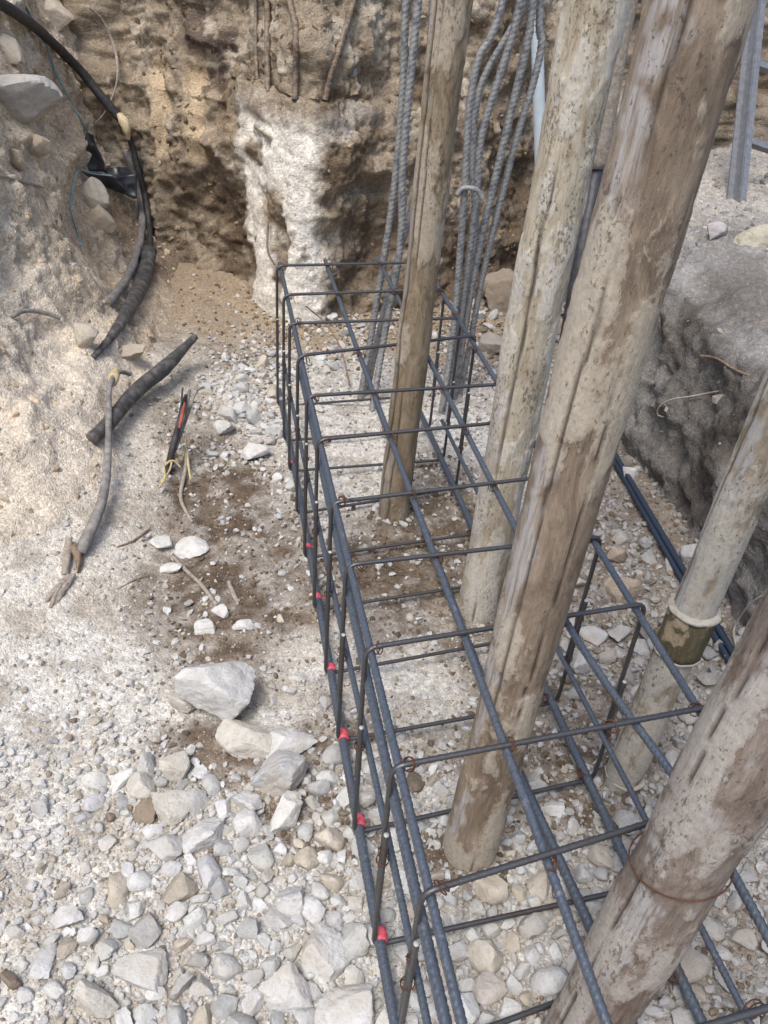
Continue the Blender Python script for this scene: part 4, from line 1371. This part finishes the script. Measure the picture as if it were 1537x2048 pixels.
def surf_line(pts, R, lift=None, n=10, stiff=6):
    """curve over the terrain through photo points (px, py[, extra clearance]): bridges small bumps, never sinks in"""
    L0 = R if lift is None else lift
    Q = catmull([(p[0], p[1], p[2] if len(p) > 2 else 0.0) for p in pts], 14)
    Q, _ = resample(Q, 7.0)
    hit, gap = [], []
    for px, py, ex in Q:
        v = sight(px, py).normalized()
        h, nor = on(px, py)
        c = max(0.4, abs(nor.dot(v)))
        hit.append((h - EYE).length)
        gap.append((L0 + ex) / c)
    hit, gap = np.array(hit), np.array(gap)
    t = hit - gap
    for _ in range(stiff):
        tp = np.pad(t, 1, mode='edge')
        t = np.minimum(t, (tp[:-2] + tp[2:] + 2 * t) / 4) * .5 + .5 * (tp[:-2] + tp[2:] + 2 * t) / 4
    t = np.minimum(t, hit - gap * .35)
    for _ in range(3):
        tp = np.pad(t, 1, mode='edge')
        t = (tp[:-2] + tp[2:] + 2 * t) / 4
    return np.array([np.array(EYE + sight(q[0], q[1]).normalized() * float(tt)) for q, tt in zip(Q, t)])

# ------------------------------------------------------------------ old bars in the back wall
for pts, R, lab in (([(512, -60), (512, 0), (512, 90), (515, 160)], .008, 'leftmost earth-caked old bar hanging in the top of the back wall'),
                    ([(534, -60), (535, 0), (535, 90), (536, 185)], .012, 'second earth-caked old bar from the left in the back wall'),
                    ([(575, -60), (580, 0), (591, 50), (592, 120), (590, 200)], .012, 'bent earth-caked old bar right of the second in the back wall'),
                    ([(722, -60), (708, 0), (688, 70), (668, 130), (650, 200)], .012, 'slanting ribbed old bar in the back wall')):
    P = surf_line(pts, R, R * .9, stiff=20)
    V, F = rebar(P, R, .013, R * .18, sides=10)
    tag(link('wall_rebar', mesh_np('wall_rebar', V, F), M_WALLBAR), lab, 'rebar', 'old bars in the back wall')

# ------------------------------------------------------------------ things on the left bank
M_RUB = mat_plain('black_rubber', (0.025, 0.024, 0.026), (0.075, 0.070, 0.066), 40, .6, at=(.4, .75))
M_DCON = mat_plain('dusty_conduit', (0.05, 0.048, 0.048), (0.20, 0.18, 0.16), 30, .7, at=(.45, .75), bmp=.3, dist=.002)
M_GCON = mat_plain('grey_conduit', (0.13, 0.125, 0.12), (0.30, 0.275, 0.25), 40, .8, bmp=.5, dist=.003)
M_STICK = mat_plain('weathered_stick', (0.20, 0.165, 0.135), (0.40, 0.35, 0.295), 90, .9, bmp=.5)
M_BROWNST = mat_plain('brown_twig', (0.13, 0.085, 0.055), (0.30, 0.22, 0.16), 90, .9, bmp=.5)
M_BAG = mat_plain('black_plastic', (0.012, 0.013, 0.016), (0.035, 0.036, 0.04), 30, .33, at=(.3, .8), spec=.5)
M_STRING = mat_plain('blue_green_string', (0.10, 0.22, 0.26), (0.28, 0.40, 0.42), 200, .8)
M_FOAM = mat_plain('yellow_foam', (0.46, 0.37, 0.20), (0.60, 0.52, 0.34), 70, .95, bmp=.8, dist=.006)
M_FIBRE = mat_plain('straw_fibre', (0.40, 0.31, 0.15), (0.55, 0.46, 0.27), 120, .95)
M_RED = mat_plain('red_strip', (0.30, 0.07, 0.04), (0.45, 0.12, 0.08), 80, .7)
M_WIREL = mat_plain('pale_wire', (0.30, 0.265, 0.22), (0.45, 0.41, 0.35), 120, .8)

def soft_tube(name, pts, R, mat, label=None, cat=None, group=None, parent=None, sides=12, lift=None, wob=.06, radii=None, hollow=False, seed=0, stiff=6):
    P = surf_line(pts, R if not np.ndim(R) else float(np.mean(R)), lift, stiff=stiff)
    rr = np.asarray(radii if radii is not None else R, float)
    Rm = float(np.mean(rr))
    ph = seed * 1.3
    f = lambda s, t: Rm * wob * (np.sin(2 * t + 23 * s + ph) + .6 * np.sin(3 * t - 41 * s + ph * 2) + .5 * np.sin(5 * t + 97 * s))
    V, F = tube_mesh('', P, rr, sides=sides, step=max(.004, Rm * .35), rfun=f)
    if parent is not None:
        return link(name, mesh_np(name, rel(V, parent), F), mat, parent)
    return tag(link(name, mesh_np(name, V, F), mat), label, cat, group)

# main hose: arcs clear of the bank
HP = surf_line([(-60, -40, .05), (0, 5, .05), (60, 45, .05), (110, 90, .05), (160, 140, .045), (205, 195, .035), (243, 240, .02)], .0215, stiff=60)
hp_ = [HP[k] for k in range(len(HP))]
V, F = tube_mesh('', HP, .0215, sides=16, step=.008, rfun=lambda s, t: .0006 * np.sin(3 * t + 30 * s))
HOSE = thing('hose', hp_[-1], 'black hose arching down from the top left corner, taped with yellow foam', 'hose')
link('outer_tube', mesh_np('outer_tube', rel(V, HOSE), F), M_RUB, HOSE)
soft_tube('lower_cable', [(243, 240, .015), (262, 285, .01), (278, 340, .01), (292, 400, .012), (299, 450, .012), (300, 505, .01)], .0150, M_RUB, parent=HOSE, seed=1)
soft_tube('lower_cable', [(250, 300), (270, 350), (283, 410), (283, 470), (262, 540), (238, 580), (216, 606)], .0175, M_GCON, parent=HOSE, seed=2)
soft_tube('foam_wrap', [(240, 228, .05), (252, 252, .05), (257, 280, .045)], .02, M_FOAM, parent=HOSE, radii=[.012, .026, .022, .008], wob=.16, seed=4)

soft_tube('conduit', [(300, 498, .004), (288, 555), (262, 610), (232, 660), (205, 695), (186, 715)], .035, M_DCON, 'thick dusty grey-black conduit coming out of the soil under the hose', 'conduit', 'broken conduits', radii=[.034, .037, .034, .030, .026, .018, .010], wob=.02, seed=5, sides=20, lift=.018, stiff=25)
# slanting conduit with a torn top end
CON = soft_tube('conduit', [(392, 672, .10), (330, 735, .05), (270, 785, .03), (215, 850, .018), (182, 880, .005)], .03, M_DCON, 'dark broken conduit slanting out of the left slope with a torn end', 'conduit', 'broken conduits', radii=[.013, .020, .027, .026, .024, .024, .021], wob=.02, seed=6, sides=20, lift=.02, stiff=40)
# pale stick-like cable with straw tie
STK = thing('bent_cable', on(160, 1110)[0], 'long thin grey cable bending down the slope with straw-coloured tie at its top', 'cable')
soft_tube('cable', [(262, 748, .03), (236, 745, .055), (220, 775, .06), (218, 840, .05), (215, 930, .04), (205, 1000, .03), (182, 1060, .02), (160, 1105, .004)], .012, M_GCON, parent=STK, radii=[.008, .0085, .009, .0095, .011, .013, .016, .017], seed=7, sides=12)
soft_tube('straw_tie', [(232, 738, .05), (228, 752, .058), (225, 770, .06)], .016, M_FIBRE, parent=STK, radii=[.008, .017, .010], wob=.2, seed=8)
soft_tube('frayed_root', [(150, 1090, .005), (158, 1120, .004), (156, 1145, 0)], .010, M_BROWNST, parent=STK, radii=[.014, .010, .004], wob=.2, seed=9)
# splintered wood piece lower left
SPL = thing('splintered_wood', on(105, 1190)[0], 'splintered weathered piece of wood half buried in the powdery slope', 'wood')
for a, b_ in (((148, 1148), (112, 1200)), ((140, 1150), (100, 1195)), ((130, 1160), (92, 1205)), ((122, 1172), (100, 1216)), ((134, 1165), (108, 1210))):
    soft_tube('splinter', [a, b_], .007, M_STICK, parent=SPL, radii=[.005, .009, .004], lift=.003, wob=.2, seed=a[0])
soft_tube('pale_root', [(138, 1075, .01), (135, 1110, .004), (130, 1150, .002)], .008, M_STICK, parent=SPL, radii=[.009, .011, .009], lift=.004, seed=12)

# stub of cut cables with red strip and fibre
STB = thing('cable_stub', on(338, 940)[0], 'upright stub of cut cables with a red strip and straw fibres', 'cable')
soft_tube('cable', [(336, 945, 0), (345, 900, .05), (360, 840, .12), (372, 790, .18)], .010, M_RUB, parent=STB, radii=[.012, .011, .008, .005], lift=.01, seed=13)
soft_tube('cable', [(346, 930, 0), (352, 890, .05), (368, 840, .11), (380, 778, .19)], .006, M_GCON, parent=STB, radii=[.007, .006, .005], lift=.01, seed=14)
soft_tube('cable', [(352, 900, .05), (372, 840, .11), (392, 785, .18), (408, 775, .18)], .0045, M_GCON, parent=STB, radii=[.005, .005, .004], lift=.01, seed=15)
soft_tube('cable', [(352, 860, .09), (362, 815, .15), (366, 775, .20)], .003, M_RUB, parent=STB, lift=.01, seed=16)
soft_tube('red_strip', [(359, 856, .118), (366, 825, .155), (370, 805, .178)], .007, M_RED, parent=STB, radii=[.003, .0055, .003], lift=.012, seed=17)
for k, (a, b_, c_) in enumerate((((338, 905), (352, 915), (368, 905)), ((335, 915), (350, 908), (365, 920)), ((330, 930), (346, 920), (362, 935)), ((322, 965), (340, 940), (345, 915)), ((318, 975), (330, 955), (328, 930)), ((372, 880), (376, 920), (382, 960)))):
    soft_tube('straw_fibre', [(*a, .03), (*b_, .04), (*c_, .03)], .0035, M_FIBRE, parent=STB, lift=.006, wob=.15, seed=20 + k)
soft_tube('twig', [(368, 890, .04), (372, 930, .015), (362, 985), (366, 1010), (385, 1045)], .006, M_STICK, 'thin crooked twig running down from the cut cable stub', 'twig', 'twigs and roots', radii=[.004, .006, .006, .005], seed=30)

# twigs and roots
soft_tube('twig', [(345, 1112), (372, 1140), (405, 1172), (434, 1212)], .006, M_STICK, 'curved pale twig below the flat white stones', 'twig', 'twigs and roots', radii=[.004, .006, .0065], seed=31)
soft_tube('twig', [(457, 1162), (466, 1185), (476, 1206)], .006, M_STICK, 'short stubby twig on the soil beside the cage', 'twig', 'twigs and roots', radii=[.005, .0065, .006], seed=32)
soft_tube('twig', [(302, 1054), (270, 1080), (234, 1095)], .003, M_BROWNST, 'thin brown twig left of the flat white stones', 'twig', 'twigs and roots', seed=33)
soft_tube('wire', [(24, 634, .01), (50, 622, .02), (85, 625, .02), (120, 636, .004)], .007, M_GCON, 'short dark curved cable end on the left bank', 'cable', seed=34)
soft_tube('root', [(178, 14, .05), (205, 40, .05), (228, 90, .05), (236, 140, .05), (230, 180, .05), (210, 225, .03), (180, 258, .01)], .006, M_STICK, 'long pale root curving down the upper left bank', 'root', 'twigs and roots', radii=[.005, .007, .006, .004, .003], seed=35)
soft_tube('root', [(0, 350), (40, 362), (88, 374)], .005, M_STICK, 'pale root lying at the left edge below the huge boulder', 'root', 'twigs and roots', seed=36)
soft_tube('root', [(90, 395), (105, 430), (112, 455)], .005, M_STICK, 'short tan root left of the pale wedge rock', 'root', 'twigs and roots', seed=37)
soft_tube('wire', [(537, 440, .02), (536, 500, .02), (550, 530, .02)], .005, M_BROWNST, 'thin dark wire hanging before the white patch', 'wire', seed=38)
soft_tube('wire', [(1440, 782, .01), (1380, 793, .02), (1340, 800, .02), (1318, 815, .01), (1316, 830, .005), (1330, 834, .004)], .0028, M_WIREL, 'pale hooked wire on the face of the right bank', 'wire', seed=39)
soft_tube('twig', [(1400, 712), (1432, 716), (1468, 738), (1500, 752)], .004, M_BROWNST, 'brown straw-like twig on the right bank', 'twig', 'twigs and roots', seed=40)
soft_tube('wire', [(1560, 1175, .03), (1510, 1200, .04), (1480, 1235, .04), (1468, 1262, .02), (1472, 1292, .006)], .0022, M_WIREL, 'pale arched wire right of the collared pole', 'wire', seed=41)
for k, (pts, lab) in enumerate((([(905, 800), (985, 660), (1010, 640)], None),)):
    pass
soft_tube('wire', [(700, 770, .02), (683, 700, .10), (655, 650, .16), (612, 612, .22)], .0035, M_BROWNST, 'thin black wire slanting behind the far stirrups', 'wire', seed=42, lift=.0)
soft_tube('twig', [(615, 1800), (660, 1825), (672, 1815)], .002, M_BROWNST, 'fine dark wire scrap among the rubble by the nearest red tape', 'wire', seed=43)
soft_tube('twig', [(232, 1180), (270, 1160), (300, 1150)], .0016, M_BROWNST, 'hair-thin rootlet on the powdery slope', 'root', 'twigs and roots', seed=44)

# torn black plastic with blue string
BAG = thing('torn_plastic', on(215, 350, .02)[0], 'torn stiff black plastic hanging on the left bank', 'plastic')
def sheet(px4, lifts, name, th=.004, seed=0):
    tmin = min((on(*p)[0] - EYE).length for p in px4 + [(190, 330), (225, 360)])
    c = [np.array(EYE + sight(*p).normalized() * (tmin + .09 - l)) for p, l in zip(px4, lifts)]
    n = 16
    u, v = np.meshgrid(np.linspace(0, 1, n), np.linspace(0, 1, n), indexing='ij')
    u, v = u.ravel()[:, None], v.ravel()[:, None]
    P = c[0] * (1 - u) * (1 - v) + c[1] * u * (1 - v) + c[2] * u * v + c[3] * (1 - u) * v
    nrm = np.cross(c[1] - c[0], c[3] - c[0]); nrm /= np.linalg.norm(nrm)
    P = P + nrm * (0.010 * fbm(P, 14, 2, seed) + .012 * np.abs(vnoise(P, 22, seed + 2)))[:, None]
    P = P + 0.006 * np.stack([fbm(P, 20, 2, seed + 5 + k) for k in range(3)], 1)
    F = grid_faces(n, n)
    V = np.vstack([P + nrm * th / 2, P - nrm * th / 2])
    b = [i for i in range(n)] + [i * n + n - 1 for i in range(1, n)] + [(n - 1) * n + i for i in range(n - 2, -1, -1)] + [i * n for i in range(n - 2, 0, -1)]
    side = [[b[k], b[(k + 1) % len(b)], b[(k + 1) % len(b)] + n * n, b[k] + n * n] for k in range(len(b))]
    FF = np.vstack([F, F[:, ::-1] + n * n, np.array(side)])
    return link(name, mesh_np(name, rel(V, BAG), tri(FF)), M_BAG, BAG)
sheet([(172, 260), (184, 268), (216, 345), (170, 340)], (.07, .08, .09, .06), 'flap', seed=3)
sheet([(205, 335), (250, 332), (278, 352), (222, 360)], (.11, .09, .09, .12), 'flap', seed=4)
sheet([(160, 340), (222, 350), (272, 398), (215, 378)], (.09, .12, .11, .10), 'flap', seed=5)
sheet([(218, 352), (276, 350), (273, 398), (235, 385)], (.12, .10, .11, .11), 'flap', seed=6)
soft_tube('string', [(48, 5, .02), (75, 60, .02), (95, 95, .02), (110, 140, .02), (130, 180, .02), (150, 215, .02), (168, 250, .02), (178, 268, .03)], .0042, M_STRING, 'blue-green twisted string running down to the torn black plastic', 'string', 'strings', wob=.25, seed=50)
soft_tube('string', [(225, 352, .13), (190, 348, .115), (158, 342, .10), (148, 372, .04), (142, 410, .01), (150, 450, .01), (165, 492, .006)], .0032, M_STRING, 'blue string trailing down the bank below the torn black plastic', 'string', 'strings', wob=.2, seed=51)

# ------------------------------------------------------------------ ladder on the right bank
M_ALU = mat_plain('dull_aluminium', (0.17, 0.175, 0.19), (0.25, 0.255, 0.27), 50, .5, .5, .1)
fa = on(1474, 402)[0]
fa.z -= .01
ta = aty(1514, 0, fa.y + 0.62)
lad_up = (ta - fa).normalized()
side_v = Vector((0.94, 0.34, 0)); side_v = (side_v - lad_up * side_v.dot(lad_up)).normalized()
dep_v = side_v.cross(lad_up).normalized()
LAD = thing('ladder', fa, 'aluminium ladder standing on the right bank, leaning on the dark back wall', 'ladder')
AXm = np.array([side_v, dep_v, lad_up])
LL = 2.6
for k in (0, 1):
    base = np.array(fa) + np.array(side_v) * (.44 * k)
    sgn = 1 if k == 0 else -1
    c = base + np.array(lad_up) * LL / 2
    web = boxm(c, (.006, .046, LL), AXm)
    f1 = boxm(c + np.array(dep_v) * .026 + np.array(side_v) * (.014 * sgn), (.028, .006, LL), AXm)
    f2 = boxm(c - np.array(dep_v) * .026 + np.array(side_v) * (.014 * sgn), (.028, .006, LL), AXm)
    f3 = boxm(c - np.array(dep_v) * .026 - np.array(side_v) * (.016 * sgn), (.026, .006, LL), AXm)
    V, F = join([web, f1, f2, f3])
    link('rail', mesh_np('rail', rel(V, LAD), F, smooth=False), M_ALU, LAD)
def lad_h(py):
    return float(min(np.linspace(0, 1.6, 500), key=lambda h: abs((lambda p: CY - FPX * p.dot(UV_) / p.dot(WV))(fa + lad_up * float(h) - EYE) - py)))
h1, h2 = lad_h(280), lad_h(125)
for k in range(8):
    h = h1 + (h2 - h1) * k
    if h > LL - .05: break
    c = np.array(fa) + np.array(lad_up) * h + np.array(side_v) * .22
    V, F = boxm(c, (.434, .032, .028), AXm)
    link('rung', mesh_np('rung', rel(V, LAD), F, smooth=False), M_ALU, LAD)

# ------------------------------------------------------------------ slim things behind the poles
p0, p1 = aty(1082, 345, 3.5), aty(1074, 40, 3.55)
d_ = (p1 - p0).normalized()
base_ = p0 - d_ * ((p0.z - 0.0) / d_.z + 0.03)
V, F = tube_mesh('', np.array([base_, p0, p1, p1 + d_ * .6]), .023, sides=20)
tag(link('plastic_pipe', mesh_np('plastic_pipe', V, F), mat_plain('pale_blue_pipe', (.45, .52, .56), (.55, .60, .63), 30, .5)), 'pale bluish plastic pipe standing behind the right column bars', 'pipe')
p0, p1 = aty(1128, 700, 2.62), aty(1194, 335, 2.62)
d_ = (p1 - p0).normalized()
base_ = p0 - d_ * ((p0.z - 0.0) / d_.z + 0.03)
PR = thing('steel_prop', base_, 'dark steel prop with a timber top, standing behind between cream and brown poles', 'prop')
V, F = tube_mesh('', np.array([base_, p0, p1]), .021, sides=20)
link('shaft', mesh_np('shaft', rel(V, PR), F), mat_plain('dark_prop_steel', (.035, .036, .04), (.08, .08, .085), 40, .5, .4), PR)
V, F = tube_mesh('', np.array([p1, p1 + d_ * .02, p1 + d_ * .9]), np.array([.026, .030, .030]), sides=14, step=.02, rfun=lambda s, t: .002 * np.sin(3 * t + 12 * s))
link('timber_top', mesh_np('timber_top', rel(V, PR), F), M_STICK, PR)
